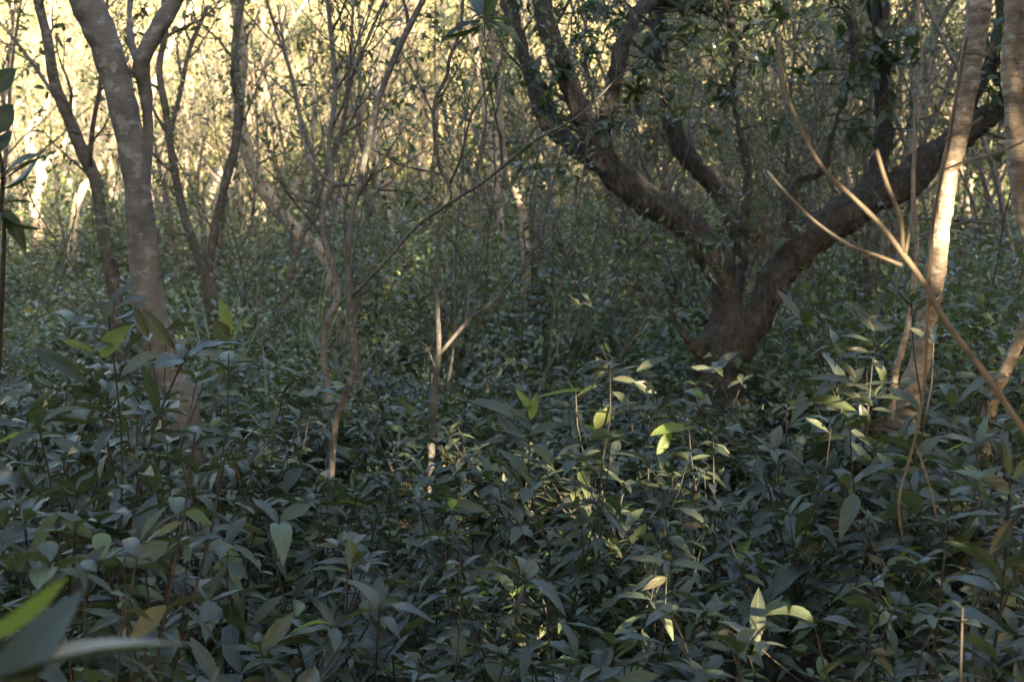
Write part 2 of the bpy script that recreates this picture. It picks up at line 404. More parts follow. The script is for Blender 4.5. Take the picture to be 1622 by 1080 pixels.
def slender(seed, H, r0, stems=1, nb=12, lean=.12, wob=.07, lo=.25, Lr=(.14, .32), lstep=.06):
    r = np.random.RandomState(seed); wood = []; leaves = []
    for s in range(stems):
        a = r.uniform(0, 6.28); ln = lean * (1.0 + 1.4 * (stems > 1))
        d = np.array([math.cos(a) * ln, math.sin(a) * ln, 1.])
        q = grow(r, (.03 * math.cos(a) * s, .03 * math.sin(a) * s, -.12), d, H * r.uniform(.82, 1), 13, wob, .05)
        R = r0 * (1 - .85 * np.linspace(0, 1, len(q)) ** .8) * (.8 if s else 1); R[0] *= 1.5
        q, R = smooth_path(q, R, 2); wood.append((q, R, 7))
        twigs_on(r, wood, q, R, lo, 1, nb, (H * Lr[0], H * Lr[1]), 3, leaves, (.45, .95), .07, 5, lstep)
    return r, wood, leaves

FAR_G = 'slender trees of the sunlit wood'
MID_G = 'slender trees standing in the shaded middle distance'
protos = []
for k in range(10):
    H = [5.2, 6.2, 4.6, 6.8, 5.6, 4.2, 7.0, 5.0, 6.0, 4.8][k]
    r, wood, leaves = slender(100 + k, H, [.045, .06, .035, .075, .05, .04, .085, .045, .055, .035][k], 1 + (k % 3 == 1) + (k == 5), 11 if k % 3 != 1 else 8, wob=.14, lean=.22)
    t = thing('slender_tree', (0, 0, 0), 'x', 'tree', FAR_G)
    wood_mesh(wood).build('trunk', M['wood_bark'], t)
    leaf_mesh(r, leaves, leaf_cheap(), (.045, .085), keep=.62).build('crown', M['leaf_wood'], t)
    protos.append(t)
for k in range(6):
    H = [4.6, 5.4, 4.0, 5.8, 4.4, 5.0][k]
    r, wood, leaves = slender(150 + k, H, [.032, .045, .026, .05, .03, .036][k], 1 + (k % 2), 12 if k % 2 == 0 else 8, wob=.1, lo=.18, lstep=.05)
    t = thing('slender_tree', (0, 0, 0), 'x', 'tree', MID_G)
    wood_mesh(wood).build('trunk', M['grey_bark'], t)
    leaf_mesh(r, leaves, leaf_cheap(.4), (.045, .085), keep=.5).build('crown', M['leaf_tree'], t)
    protos.append(t)
used = set()
def place_tree(k, x, y, rz, s, label, group, tilt=(0, 0)):
    z = float(gz(x, y))
    if k in used: return dup(protos[k], (x, y, z), rz, s, label, group, tilt)
    used.add(k); o = protos[k]; o.location = (x, y, z); o.rotation_euler = (tilt[0], tilt[1], rz); o.scale = (s,) * 3; o['label'] = label; o['group'] = group
    return o
r = np.random.RandomState(21); spots = []
def try_spot(ylo, yhi, n, dmin, xs=.44, avoid=None):
    got = 0; tries = 0
    while got < n and tries < n * 40:
        tries += 1
        y = math.sqrt(r.uniform(ylo * ylo, yhi * yhi)); x = r.uniform(-xs, xs) * y
        if any((x - a) ** 2 + (y - b) ** 2 < dmin * dmin for a, b in spots): continue
        spots.append((x, y)); got += 1; yield x, y
BEH = [(60, 'at the left edge'), (160, 'past the dark crooked tree'), (290, 'past the pale forked tree'), (400, 'past the twin-stem tree'), (560, 'past the kinked sapling'), (680, 'past the curving sapling'), (780, 'past the forked sapling'), (880, 'past the leaning slim trunk'),
       (1020, 'past the big tree\'s left limb'), (1140, 'past the big tree\'s middle'), (1260, 'past the big tree\'s fork'), (1440, 'past the big tree\'s right limb'), (1560, 'past the flaky tan trunk'), (9999, 'at the right edge')]
def behind(px): return [t for e, t in BEH if px < e][0]
for x, y in try_spot(9.5, 18, 27, .8):
    place_tree(10 + r.randint(6), x, y, r.uniform(0, 6.28), r.uniform(.7, 1.05), 'slender crooked tree in the shaded middle distance, ' + behind(811 + FPX * x / y), MID_G, tuple(r.normal(0, .05, 2)))
got = 0
while got < 17:
    y = r.uniform(10.5, 19); px = r.uniform(820, 1640); x = (px - 811) / FPX * y
    if any((x - a) ** 2 + (y - b) ** 2 < .5 for a, b in spots): continue
    spots.append((x, y)); got += 1
    place_tree(10 + r.randint(6), x, y, r.uniform(0, 6.28), r.uniform(.75, 1.1), 'dark leafy tree in the shaded middle distance, ' + behind(px), MID_G, tuple(r.normal(0, .06, 2)))
for x, y in try_spot(18, 36, 150, .8):
    place_tree(r.randint(10), x, y, r.uniform(0, 6.28), r.uniform(.75, 1.25), 'thin trunk in the sunlit wood far behind, seen ' + behind(811 + FPX * x / y), FAR_G, tuple(r.normal(0, .06, 2)))

DARK_G = 'dense dark trees in the sunlit wood'; dk = []
for k in range(4):
    rr = np.random.RandomState(180 + k); H = [4.6, 5.6, 3.8, 6.4][k]; cr = [1.1, 1.4, 1.0, 1.5][k]
    t = thing('dense_tree', (0, 0, 0), 'x', 'tree', DARK_G); wd = []; dm = []
    q = grow(rr, (0, 0, -.15), (rr.normal(0, .15), rr.normal(0, .1), 1), H * .92, 10, .12, .05); R = np.linspace(.07, .015, len(q)); q, R = smooth_path(q, R, 2)
    wd.append((q, R, 7)); twigs_on(rr, wd, q, R, .3, 1, 13, (cr * .6, cr), 2, dm, (.7, 1.2), .05, 4)
    tips = np.concatenate([w_[0][2:] for w_ in wd[1:]]); m = 3600; P = tips[rr.randint(0, len(tips), m)] + rr.normal(0, .12, (m, 3))
    wood_mesh(wd).build('trunk', M['wood_bark'], t); mb = MB()
    add_leaves(mb, leaf_cheap(.45), P, rr.normal(0, 1, (m, 3)), rr.normal(0, .6, (m, 3)) + [0, 0, 1], rr.uniform(.07, .14, m), rr.rand(m)); mb.build('crown', M['leaf_tree'], t); dk.append(t)
for i, (px, y) in enumerate([(560, 24), (905, 22), (1010, 19), (1105, 22), (1190, 20), (1270, 24), (1350, 20.5), (1450, 22), (1580, 20), (720, 28), (1240, 28), (1520, 27)]):
    x = (px - 811) / FPX * y; lb = 'dense dark-leaved tree in the lit wood, ' + behind(px); loc = (x, y, float(gz(x, y)))
    if i < 4: dk[i].location = loc; dk[i]['label'] = lb
    else: dup(dk[i % 4], loc, i * 1.7, r.uniform(.85, 1.2), lb, DARK_G)

# ------------------------------------------------------------------ wood on the slope behind: one mass
r = np.random.RandomState(5)
mw = MB(); ml = MB(); n = 380
for i in range(n):
    y = 36 + 34 * r.rand() ** 1.2; x = r.uniform(-.5, .5) * y
    z = float(gz(x, y)); H = r.uniform(3.0, 6.5)
    q = grow(r, (x, y, z - .2), (r.normal(0, .28), r.normal(0, .1), 1), H, 8, .22, .05)
    R = np.linspace(r.uniform(.025, .07), .010, len(q)); tube(mw, q, R, 5)
    for b in range(9):
        j = r.randint(2, 8); bq = grow(r, q[j], side_dir(r, EZ, r.uniform(.5, 1.1)), r.uniform(.6, 1.8), 4, .2, .1); tube(mw, bq, np.linspace(R[j] * .6, .006, 5), 3)
    m = 400; cl = q[r.randint(1, len(q), 14)] + r.normal(0, 1, (14, 3)) * [.9, .9, .55]; ci = r.randint(0, 14, m); ct = r.rand(14) * .65
    P = cl[ci] + r.normal(0, 1, (m, 3)) * [.30, .30, .20]
    P[:, 2] = np.maximum(P[:, 2], z + .05)
    add_leaves(ml, leaf_min(.55), P, r.normal(0, 1, (m, 3)), r.normal(0, .8, (m, 3)) + [0, 0, 1], r.uniform(.10, .24, m), np.clip(ct[ci] + r.rand(m) * .35, 0, .99))
wood_far = thing('hillside_wood', (0, 36, float(gz(0, 36))), 'sunlit pale wood of thin trees covering the slope behind', 'wood'); wood_far['kind'] = 'stuff'
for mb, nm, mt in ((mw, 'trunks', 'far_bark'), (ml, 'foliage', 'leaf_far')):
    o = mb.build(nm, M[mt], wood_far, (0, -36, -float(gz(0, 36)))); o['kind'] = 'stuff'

# ------------------------------------------------------------------ undergrowth beyond the single shrubs: one mass
r = np.random.RandomState(9)
mu = MB(); ms = MB()
def under_patch(n, ylo, yhi, hr, leaves_n, Lr, tpl, spread, xs=.46, lo=.25):
    y = np.sqrt(r.uniform(ylo ** 2, yhi ** 2, n)); x = r.uniform(-xs, xs, n) * y + r.normal(0, .2, n); g = gz(x, y)
    hf = .8 + .5 * np.sin(.8 * x + 2) * np.sin(.55 * y + .4) + .3 * np.sin(2.1 * x + 1.3 * y) + .35 * np.clip(x / 4, 0, 1)
    H = r.uniform(hr[0], hr[1], n) * np.clip(hf, .4, 1.9)
    for i in range(n):
        m = leaves_n; t = r.rand(m) ** .6
        a = r.uniform(0, 6.28, m); rr = spread * np.sqrt(r.rand(m)) * (1.05 - .55 * t)
        P = np.stack([x[i] + rr * np.cos(a), y[i] + rr * np.sin(a), g[i] + H[i] * (lo + (1 - lo) * t)], -1)
        D = np.stack([np.cos(a), np.sin(a), r.uniform(-.5, .55, m)], -1) + r.normal(0, .35, (m, 3))
        add_leaves(mu, tpl, P, D, unit(r.normal(0, .42, (m, 3)) + [0, 0, 1]), r.uniform(Lr[0], Lr[1], m), np.clip((r.rand() * .55 + r.rand(m) * .45), 0, .995), r.uniform(.8, 1.3, m))
        if y[i] < 16:
            for s in range(2):
                q = np.array([[x[i] + r.normal(0, .05), y[i] + r.normal(0, .05), g[i] - .02], [x[i] + r.normal(0, .1), y[i] + r.normal(0, .1), g[i] + H[i] * .5], [x[i] + r.normal(0, .16), y[i] + r.normal(0, .16), g[i] + H[i] * r.uniform(.8, 1.1)]])
                tube(ms, q, [.004, .003, .0015], 3)
under_patch(1000, 6.6, 12, (.35, .9), 50, (.055, .11), leaf_cheap(.40), .24)
under_patch(1600, 12, 20, (.45, 1.1), 40, (.06, .12), leaf_cheap(.42), .30)
under_patch(1600, 20, 37, (.5, 1.5), 32, (.09, .17), leaf_min(.50), .42)
under_patch(500, 2.2, 7.5, (.15, .34), 30, (.05, .10), leaf_cheap(.40), .22, lo=.1)
ug = thing('undergrowth', (0, 12, float(gz(0, 12))), 'dense low leafy undergrowth covering the forest floor', 'undergrowth'); ug['kind'] = 'stuff'
for mb, nm, mt in ((mu, 'foliage', 'leaf_under'), (ms, 'stems', 'stem')):
    o = mb.build(nm, M[mt], ug, (0, -12, -float(gz(0, 12)))); o['kind'] = 'stuff'

# ------------------------------------------------------------------ the trees close by, each from its own outline
def world_path(pts, Y, base=False):
    P = []; R = []
    for q in pts:
        px, py, wd = q[:3]; y = Y + (q[3] if len(q) > 3 else 0)
        P.append(at(px, py, y)); R.append(wd / 2 * y / FPX)
    if base:
        p = P[0].copy(); g = float(gz(p[0], p[1])); d = unit(P[0] - P[1])
        if p[2] > g:
            low = np.array([p[0] + d[0] * .2, p[1], g - .15]); P.insert(0, low); R.insert(0, R[0] * 1.35)
    return P, R

def fuse(mb, voxel, smooth_it=6):
    """Blend overlapping limbs into one continuous skin."""
    me = mb.mesh('tmp', M['stem']); o = bpy.data.objects.new('tmp', me); col.link(o)
    a = o.modifiers.new('r', 'REMESH'); a.mode = 'VOXEL'; a.voxel_size = voxel
    b = o.modifiers.new('s', 'SMOOTH'); b.factor = .5; b.iterations = smooth_it
    dg = bpy.context.evaluated_depsgraph_get(); dg.update()
    out = bpy.data.meshes.new_from_object(o.evaluated_get(dg))
    bpy.data.objects.remove(o); bpy.data.meshes.remove(me)
    return out

def roughen(me, amp, sc1, sc2=0, amp2=0, band=0):
    n = len(me.vertices); co = np.empty(n * 3, np.float32); me.vertices.foreach_get('co', co); co = co.reshape(-1, 3)
    no = np.empty(n * 3, np.float32); me.vertices.foreach_get('normal', no); no = no.reshape(-1, 3)
    d = np.array([noise.noise(Vector((c[0] * sc1, c[1] * sc1, c[2] * sc1 * .6))) for c in co]) * amp
    if amp2: d += np.array([noise.noise(Vector((c[0] * sc2, c[1] * sc2, c[2] * sc2 * .45 + 9))) for c in co]) * amp2
    if band: d += np.array([noise.noise(Vector((c[0] * 3, c[1] * 3, c[2] * 45))) for c in co]) * band
    co = co + no * d[:, None]
    me.vertices.foreach_set('co', co.astype(np.float32).ravel()); me.update()
    me.polygons.foreach_set('use_smooth', np.full(len(me.polygons), True))

def hero(name, label, Y, limbs, bark, sides=14, crown=(), crown_leaf='leaf_tree', voxel=0, rough=None, seed=1, twig_n=0, leafL=(.05, .09), lstep=.06, Lr=(.35, .8), leaf_keep=1., tw_range=(.35, 1), group=None, cullit=True, depth=2, wmul=1.0):
    """limbs: lists of (px, py, width px[, depth offset]); the first starts at the ground. crown: indexes of limbs that run on above the frame."""
    r = np.random.RandomState(seed); W = []; tw = []; leaves = []
    for i, lb in enumerate(limbs):
        P, R = world_path(lb, Y, base=(i == 0)); R = list(np.array(R) * wmul)
        if i == 0: root = np.array([P[0][0], P[0][1], float(gz(P[0][0], P[0][1]))])
        P, R = smooth_path(P, R, 4); R = R * (1 + .05 * np.sin(np.arange(len(R)) * 1.9 + seed))
        W.append((P, R))
        if i in crown:
            ext = grow(r, P[-1], unit(unit(P[-1] - P[-4]) + [0, 0, .5]), r.uniform(1.6, 2.6), 9, .14, .1); RE = np.linspace(R[-1], R[-1] * .2, len(ext))
            W.append((ext[:], RE)); twigs_on(r, tw, ext, RE, .1, 1, 9, (.5, 1.2), 3, leaves, lstep=.05)
        if twig_n: twigs_on(r, tw, P, R, tw_range[0], tw_range[1], twig_n, Lr, depth, leaves, (.5, 1.1), .04, 4, lstep)
    t = thing(name, root, label, 'tree', group)
    mb = MB()
    for P, R in W: tube(mb, P - root, R, sides, cap=True)
    if voxel:
        me = fuse(mb, voxel); roughen(me, *rough); me.materials.clear(); me.materials.append(M[bark]); link_mesh('trunk', me, t)
    else: mb.build('trunk', M[bark], t)
    if tw:
        mb = MB()
        for P, R, n in tw: tube(mb, P - root, R, n)
        mb.build('twigs', M['grey_bark' if bark != 'rough_bark' else 'rough_bark'], t)['kind'] = 'stuff'
    if leaves:
        lm = leaf_mesh(r, leaves, leaf_grid(4, .36), leafL, cull=(lambda P: sun_open(P)) if cullit else None, keep=leaf_keep)
        o = lm.build('crown', M[crown_leaf], t); o.location = -root
    return t, root

# pale forked tree on the left
T1, _ = hero('pale_tree', 'pale grey forked tree with banded smooth bark rising from tall shrubs', 6.0,
     [[(290, 650, 60), (270, 600, 56), (250, 540, 60), (234, 470, 61), (226, 380, 54), (218, 300, 50), (202, 200, 52), (176, 100, 56), (156, 45, 58), (136, 0, 58), (118, -50, 56), (100, -110, 50)],
      [(230, 400, 10, .05), (231, 330, 12, .06), (234, 270, 14, .07), (235, 210, 18, .07), (231, 150, 26, .06), (224, 105, 34, .02), (233, 78, 32), (255, 38, 30), (280, -5, 28), (300, -50, 26), (318, -110, 24)],
      [(224, 110, 16, .08), (208, 70, 13, .2), (205, 20, 12, .3), (210, -30, 12, .4), (212, -90, 10, .5)]],
     'pale_bark', 20, crown=(0, 1), voxel=.007, rough=(.007, 9, 34, .003), seed=3, wmul=.86)
# big spreading tree on the right
BIG = [[(1136, 655, 124), (1137, 610, 98), (1142, 565, 88), (1149, 530, 84), (1151, 503, 60), (1147, 470, 52), (1140, 428, 60), (1110, 385, 59), (1080, 350, 57), (1040, 325, 55), (1000, 298, 60), (970, 272, 54), (946, 232, 46), (928, 192, 43), (905, 140, 40), (884, 90, 38), (868, 40, 37), (860, -10, 37), (852, -70, 34)],
       [(985, 288, 40, .05), (950, 262, 36, .1), (905, 230, 34, .18), (870, 190, 33, .25), (848, 135, 32, .3), (830, 88, 30, .32), (816, 40, 30, .35), (800, -5, 28, .4), (785, -60, 26, .4)],
       [(955, 235, 34, -.04), (960, 190, 30, -.06), (972, 140, 28, -.1), (983, 85, 28, -.12), (1002, 36, 27, -.12), (1022, 10, 26, -.1), (1062, -4, 24, 0), (1110, -40, 22, .1)],
       [(1160, 530, 18, .18), (1176, 430, 18, .34), (1156, 335, 30, .36), (1106, 270, 34, .38), (1076, 226, 30, .42), (1056, 166, 27, .45), (1046, 75, 25, .45), (1038, -5, 24, .45), (1030, -60, 22, .45)],
       [(1152, 450, 14, -.02), (1174, 395, 17, -.12), (1181, 335, 17, -.16), (1187, 284, 15, -.14), (1171, 205, 14, -.1), (1160, 135, 15, -.05), (1165, 65, 17, 0), (1150, 0, 18, .05), (1140, -50, 16, .1)],
       [(1158, 570, 70), (1194, 508, 58), (1232, 442, 61), (1270, 390, 68), (1318, 352, 71), (1380, 316, 66), (1440, 284, 62), (1490, 240, 52), (1540, 200, 46), (1590, 165, 40), (1650, 122, 36), (1720, 60, 32)],
       [(1238, 405, 24, -.06), (1244, 375, 22, -.08), (1252, 335, 22, -.1), (1260, 288, 19, -.1), (1296, 276, 18, -.12), (1310, 245, 17, -.14), (1326, 188, 15, -.14), (1346, 134, 13, -.14), (1355, 84, 11, -.12), (1352, 20, 10, -.1), (1358, -40, 9)],
       [(1360, 322, 44), (1388, 280, 36, .05), (1400, 205, 33, .1), (1398, 130, 31, .12), (1396, 67, 29, .14), (1394, 0, 27, .16), (1390, -60, 24, .2)],
       [(1115, 565, 22, -.05), (1092, 540, 16, -.12), (1078, 520, 11, -.15), (1066, 490, 7, -.18), (1070, 450, 4, -.2)],
       [(1500, 232, 30, .05), (1560, 120, 30, .1), (1585, 40, 28, .15), (1590, -40, 24, .2)]]
T9, big_root = hero('spreading_tree', 'large dark brown tree with low thick spreading limbs', 8.0, BIG, 'rough_bark', 18, crown=(0, 1, 2, 3, 7, 9), voxel=.009,
     rough=(.022, 6, 34, .016), seed=12, leafL=(.06, .11), wmul=.84, twig_n=9, tw_range=(.68, 1), Lr=(.3, .9), leaf_keep=.6, lstep=.055)
# tan tree with flecks of sun, right
T10, _ = hero('flaky_tree', 'tan tree with flaking bark and a bright sunlit patch', 5.5,
     [[(1438, 650, 40), (1456, 580, 35), (1464, 527, 34), (1471, 487, 33), (1480, 447, 32), (1486, 393, 30), (1494, 335, 32), (1501, 285, 31), (1517, 217, 31), (1530, 150, 33), (1541, 85, 35), (1551, 15, 38), (1560, -60, 36)]],
     'flaky_bark', 18, crown=(0,), voxel=.005, rough=(.006, 14, 60, .0025, .002), seed=5)
T11, _ = hero('edge_tree', 'tan trunk leaning in along the right edge of the photo', 3.4,
     [[(1705, 900, 44), (1690, 700, 40), (1668, 520, 38), (1645, 420, 37), (1624, 320, 36), (1613, 240, 38), (1608, 160, 39), (1607, 80, 39), (1610, 0, 38), (1612, -70, 36)]],
     'flaky_bark', 18, crown=(0,), voxel=.005, rough=(.006, 14, 60, .0025, .002), seed=8)
hero('low_leaning_tree', 'tan trunk leaning out of the right edge low down behind the shrubs', 6.2,
     [[(1565, 660, 30), (1592, 590, 26), (1622, 520, 25), (1665, 430, 24), (1705, 330, 22), (1740, 220, 20), (1760, 100, 18), (1780, -40, 14)]], 'flaky_bark', 14, crown=(0,), seed=31, wmul=.75)
hero('dark_tree', 'dark crooked tree left of the pale forked tree', 9.0,
     [[(186, 500, 22), (176, 440, 21), (166, 385, 20), (158, 330, 19), (150, 282, 21), (130, 240, 22), (110, 190, 20), (86, 130, 18), (75, 62, 16), (60, 0, 15), (50, -60, 13)],
      [(112, 195, 8), (78, 140, 6, .2), (48, 96, 6, .3), (20, 60, 5, .4), (-10, 25, 4, .5)], [(142, 262, 8, -.1), (147, 200, 8, -.2), (158, 140, 7, -.3), (164, 70, 6, -.3), (172, -20, 5, -.3)]],
     'grey_bark', 12, crown=(0,), seed=21, twig_n=5, leaf_keep=.5)
hero('twin_stem_tree', 'grey tree whose two stems part low in a narrow fork', 10.0,
     [[(337, 500, 25), (332, 455, 23), (322, 420, 18), (300, 370, 14), (282, 300, 13), (270, 232, 13), (262, 172, 12), (252, 110, 11), (262, 50, 10), (258, -20, 9)],
      [(328, 445, 18), (334, 400, 15), (344, 345, 14), (356, 295, 13), (371, 240, 14), (379, 170, 14), (372, 100, 13), (376, 40, 12), (388, -20, 11)], [(268, 215, 8), (285, 150, 8, .2), (300, 80, 7, .3), (330, 10, 6, .3)]],
     'grey_bark', 12, crown=(0, 1), seed=22, twig_n=5, leaf_keep=.5)
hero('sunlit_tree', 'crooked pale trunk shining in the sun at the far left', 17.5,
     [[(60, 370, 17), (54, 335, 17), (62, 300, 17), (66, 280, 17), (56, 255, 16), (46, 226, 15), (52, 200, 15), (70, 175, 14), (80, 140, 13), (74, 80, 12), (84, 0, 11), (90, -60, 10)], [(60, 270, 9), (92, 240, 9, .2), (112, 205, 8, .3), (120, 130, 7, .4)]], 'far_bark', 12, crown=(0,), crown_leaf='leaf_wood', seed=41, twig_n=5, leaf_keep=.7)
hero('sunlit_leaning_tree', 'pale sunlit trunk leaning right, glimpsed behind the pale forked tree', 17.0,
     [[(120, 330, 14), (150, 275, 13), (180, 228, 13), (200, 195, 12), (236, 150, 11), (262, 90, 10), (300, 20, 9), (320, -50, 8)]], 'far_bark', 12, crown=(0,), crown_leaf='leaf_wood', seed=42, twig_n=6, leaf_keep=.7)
hero('bowed_tree', 'brown trunk bowing low to the right behind thin stems', 13.0,
     [[(520, 420, 20), (475, 372, 20), (440, 332, 23), (412, 292, 23), (395, 250, 23), (382, 205, 22), (378, 150, 20), (384, 90, 19), (376, 20, 18), (370, -40, 16)], [(450, 345, 10), (470, 300, 9, .2), (490, 240, 8, .2), (498, 170, 7, .2), (490, 90, 6, .2)]],
     'wood_bark', 12, crown=(0,), seed=23, twig_n=5, leaf_keep=.6)
hero('kinked_sapling', 'thin dark sapling with a kinked stem', 6.6,
     [[(518, 625, 16), (513, 570, 15), (516, 512, 16), (536, 470, 16), (526, 420, 15), (511, 372, 14), (512, 330, 13), (526, 288, 13), (521, 230, 12), (531, 150, 12), (525, 62, 11), (519, 0, 11), (515, -50, 9)],
      [(524, 290, 8), (498, 262, 8), (478, 215, 7, .1), (470, 150, 6, .2), (452, 80, 6, .2), (440, 10, 5, .3)], [(527, 200, 8), (548, 150, 7, -.1), (556, 80, 6, -.2), (560, 0, 6, -.2)]],
     'sapling_bark', 10, crown=(0,), seed=24, wmul=.68, twig_n=6, leaf_keep=.35, leafL=(.03, .055), Lr=(.3, .7))
hero('curving_sapling', 'pale brown sapling curving up past the kinked sapling', 5.5,
     [[(528, 705, 15), (544, 634, 17), (562, 582, 18), (556, 522, 17), (552, 452, 15), (551, 392, 14), (558, 340, 14), (572, 280, 15), (590, 192, 15), (609, 132, 14), (630, 80, 16), (658, 24, 14), (680, -20, 13), (700, -70, 11)],
      [(556, 470, 9), (607, 418, 9, -.05), (660, 359, 9, -.1), (715, 320, 8, -.2), (773, 283, 8, -.3), (840, 228, 7, -.4), (890, 200, 6, -.5), (924, 178, 5, -.5), (974, 128, 4, -.5), (1018, 88, 3, -.5), (1040, 60, 2, -.5)],
      [(924, 178, 4.5, -.5), (918, 130, 4, -.5), (903, 98, 4, -.5), (904, 60, 3, -.5), (906, 25, 2, -.5)], [(928, 179, 3, -.5), (960, 183, 2.5, -.5), (993, 184, 1.5, -.5)], [(974, 128, 3, -.5), (982, 70, 3, -.5), (985, 40, 2, -.5)], [(982, 70, 3, -.5), (1010, 48, 2, -.5), (1018, 40, 1.5, -.5)],
      [(575, 270, 6), (598, 170, 6, .1), (560, 100, 5, .2), (575, 50, 5, .2), (600, -20, 4, .3)]],
     'sapling_bark', 10, crown=(0,), seed=25, wmul=.68, twig_n=4, leaf_keep=.3, leafL=(.03, .05), Lr=(.25, .6))
hero('forked_sapling', 'thin grey sapling sending a slanting fork to the right', 6.3,
     [[(686, 640, 15), (692, 590, 14), (695, 545, 13), (693, 495, 12), (691, 450, 11), (694, 392, 11), (698, 342, 11), (712, 298, 11), (697, 266, 10), (690, 226, 10), (687, 188, 9), (690, 157, 9), (707, 122, 9), (713, 90, 9), (729, 50, 8), (733, 0, 8), (735, -50, 7)],
      [(697, 560, 9), (740, 510, 9), (787, 472, 8, -.1), (828, 424, 6, -.2), (842, 398, 5, -.2), (880, 365, 3, -.2)], [(738, 512, 8), (744, 453, 7, .1), (753, 402, 7, .1), (762, 345, 6, .2), (756, 270, 6, .3), (770, 190, 5, .3), (762, 100, 5, .3)],
      [(713, 290, 6), (730, 250, 6, -.1), (748, 180, 5, -.2), (790, 110, 4, -.3), (800, 40, 3, -.3)], [(690, 445, 5), (672, 432, 4, -.1), (640, 415, 4, -.2), (610, 380, 3, -.2), (585, 350, 2, -.2)]],
     'sapling_bark', 10, crown=(0,), seed=26, wmul=.68, twig_n=6, leaf_keep=.35, leafL=(.03, .055), Lr=(.3, .8))
hero('leaning_tree', 'slim grey trunk leaning left, seen below the big tree\'s outer limb', 11.0,
     [[(836, 530, 18), (834, 450, 15), (831, 382, 15), (825, 325, 14), (808, 284, 13), (795, 230, 12), (790, 150, 12), (780, 60, 11), (776, -20, 10)]], 'wood_bark', 10, crown=(0,), seed=27, twig_n=7, leaf_keep=.5)
hero('straight_tree', 'straight slim trunk between the forked sapling and the leaning trunk', 14.0,
     [[(799, 450, 12), (795, 380, 11), (788, 300, 11), (772, 200, 12), (762, 130, 12), (752, 60, 11), (748, -20, 10)]], 'wood_bark', 10, crown=(0,), seed=28, twig_n=7, leaf_keep=.5)
hero('pale_leaning_stem', 'short pale leaning stem beside the flaky tan trunk', 6.2,
     [[(1415, 620, 12), (1427, 562, 11), (1440, 508, 10), (1447, 450, 9), (1452, 380, 8), (1446, 300, 7), (1452, 200, 6), (1460, 100, 5), (1455, 0, 4)]], 'flaky_bark', 8, seed=29, twig_n=4, leaf_keep=.3, depth=1)
hero('forked_grey_stem', 'grey forked stem behind the shrub right of the big tree', 9.0,
     [[(1385, 520, 14), (1380, 460, 12), (1372, 400, 11), (1378, 340, 9), (1370, 250, 8), (1380, 150, 7), (1376, 40, 6)], [(1384, 480, 10), (1396, 430, 8), (1412, 390, 7), (1440, 330, 6), (1450, 230, 5)]], 'grey_bark', 8, seed=30, twig_n=5, leaf_keep=.4)

# ------------------------------------------------------------------ unseen trees added out of view to block sun and sky from the undergrowth
def shade_tree(x, y, H, cr, seed, nl, label, lo=.2):
    r = np.random.RandomState(seed); z = float(gz(x, y)); root = np.array([x, y, z])
    t = thing('evergreen_shade_blocker', root, label, 'tree', 'unseen trees added for shade')
    wood = []; dummy = []
    q = grow(r, (0, 0, -.2), (r.normal(0, .05), r.normal(0, .05), 1), H * .92, 10, .06, .03); R = np.linspace(.13, .03, len(q)); R[0] = .2
    q, R = smooth_path(q, R, 2); wood.append((q, R, 9)); twigs_on(r, wood, q, R, lo, 1, 16, (cr * .7, cr * 1.1), 2, dummy, (.8, 1.2), .05, 5)
    tips = np.concatenate([w_[0][1:] for w_ in wood[1:]])
    P = tips[r.randint(0, len(tips), nl)] + r.normal(0, .16, (nl, 3))
    k = sun_open(P + root, .06) | (r.rand(nl) < .03); P = P[k]; m = len(P)
    wood = wood[:1] + [w_ for w_ in wood[1:] if sun_open(smooth_path(w_[0], w_[1], 4)[0] + root, .03).all()]
    wood_mesh(wood).build('trunk', M['grey_bark'], t); mb = MB()
    add_leaves(mb, leaf_cheap(.5), P, r.normal(0, 1, (m, 3)), r.normal(0, .7, (m, 3)) + [0, 0, 1], r.uniform(.14, .26, m), r.rand(m)); mb.build('crown', M['leaf_tree'], t)
az = rad(SUN_AZ)  # sun blockers laid out along and across the sun's direction, all out of view
for i, (p_, s_, H, cr) in enumerate([(-3.6, 6.0, 6.2, 2.1), (-1.4, 5.0, 6.6, 2.0), (.6, 4.6, 7.6, 2.0), (2.2, 6.4, 9.0, 2.3), (-.4, 8.0, 8.6, 2.3), (4.2, 4.8, 8.6, 2.2), (5.6, 7.6, 10.6, 2.5), (7.6, 5.2, 10.0, 2.4), (9.4, 8.0, 14.0, 3.0), (11.4, 5.4, 11.8, 2.7),
        (13.2, 8.2, 14.5, 3.0), (3.6, 9.8, 9.6, 2.5), (7.4, 10.6, 12.6, 2.8), (11.2, 11.0, 14.5, 3.1), (2.0, 3.2, 5.2, 1.5), (5.9, 2.6, 7.0, 1.9), (9.6, 2.2, 8.4, 2.2), (1.3, 7.6, 9.4, 1.6)]):
    shade_tree(p_ * math.cos(az) + s_ * math.sin(az), p_ * math.sin(az) - s_ * math.cos(az), H, cr, 300 + i, 8500, 'unseen tall evergreen tree added towards the sun to shade the near undergrowth')

for i, (x, y, H, cr) in enumerate([(-5.2, 1.0, 6.2, 2.0), (-5.9, 5.0, 6.4, 2.0), (-7.4, 9.5, 6.4, 2.0), (-3.4, -2.0, 6.0, 2.0), (5.4, 3.0, 6.6, 2.0), (6.4, 7.0, 7.0, 2.1), (8.4, 11.0, 7.4, 2.1), (.5, -1.6, 5.6, 1.6)]):  # added beside and behind the view to cut off low sky light
    shade_tree(x, y, H, cr, 340 + i, 5200, 'unseen evergreen tree added out of view to block light from the thicket')

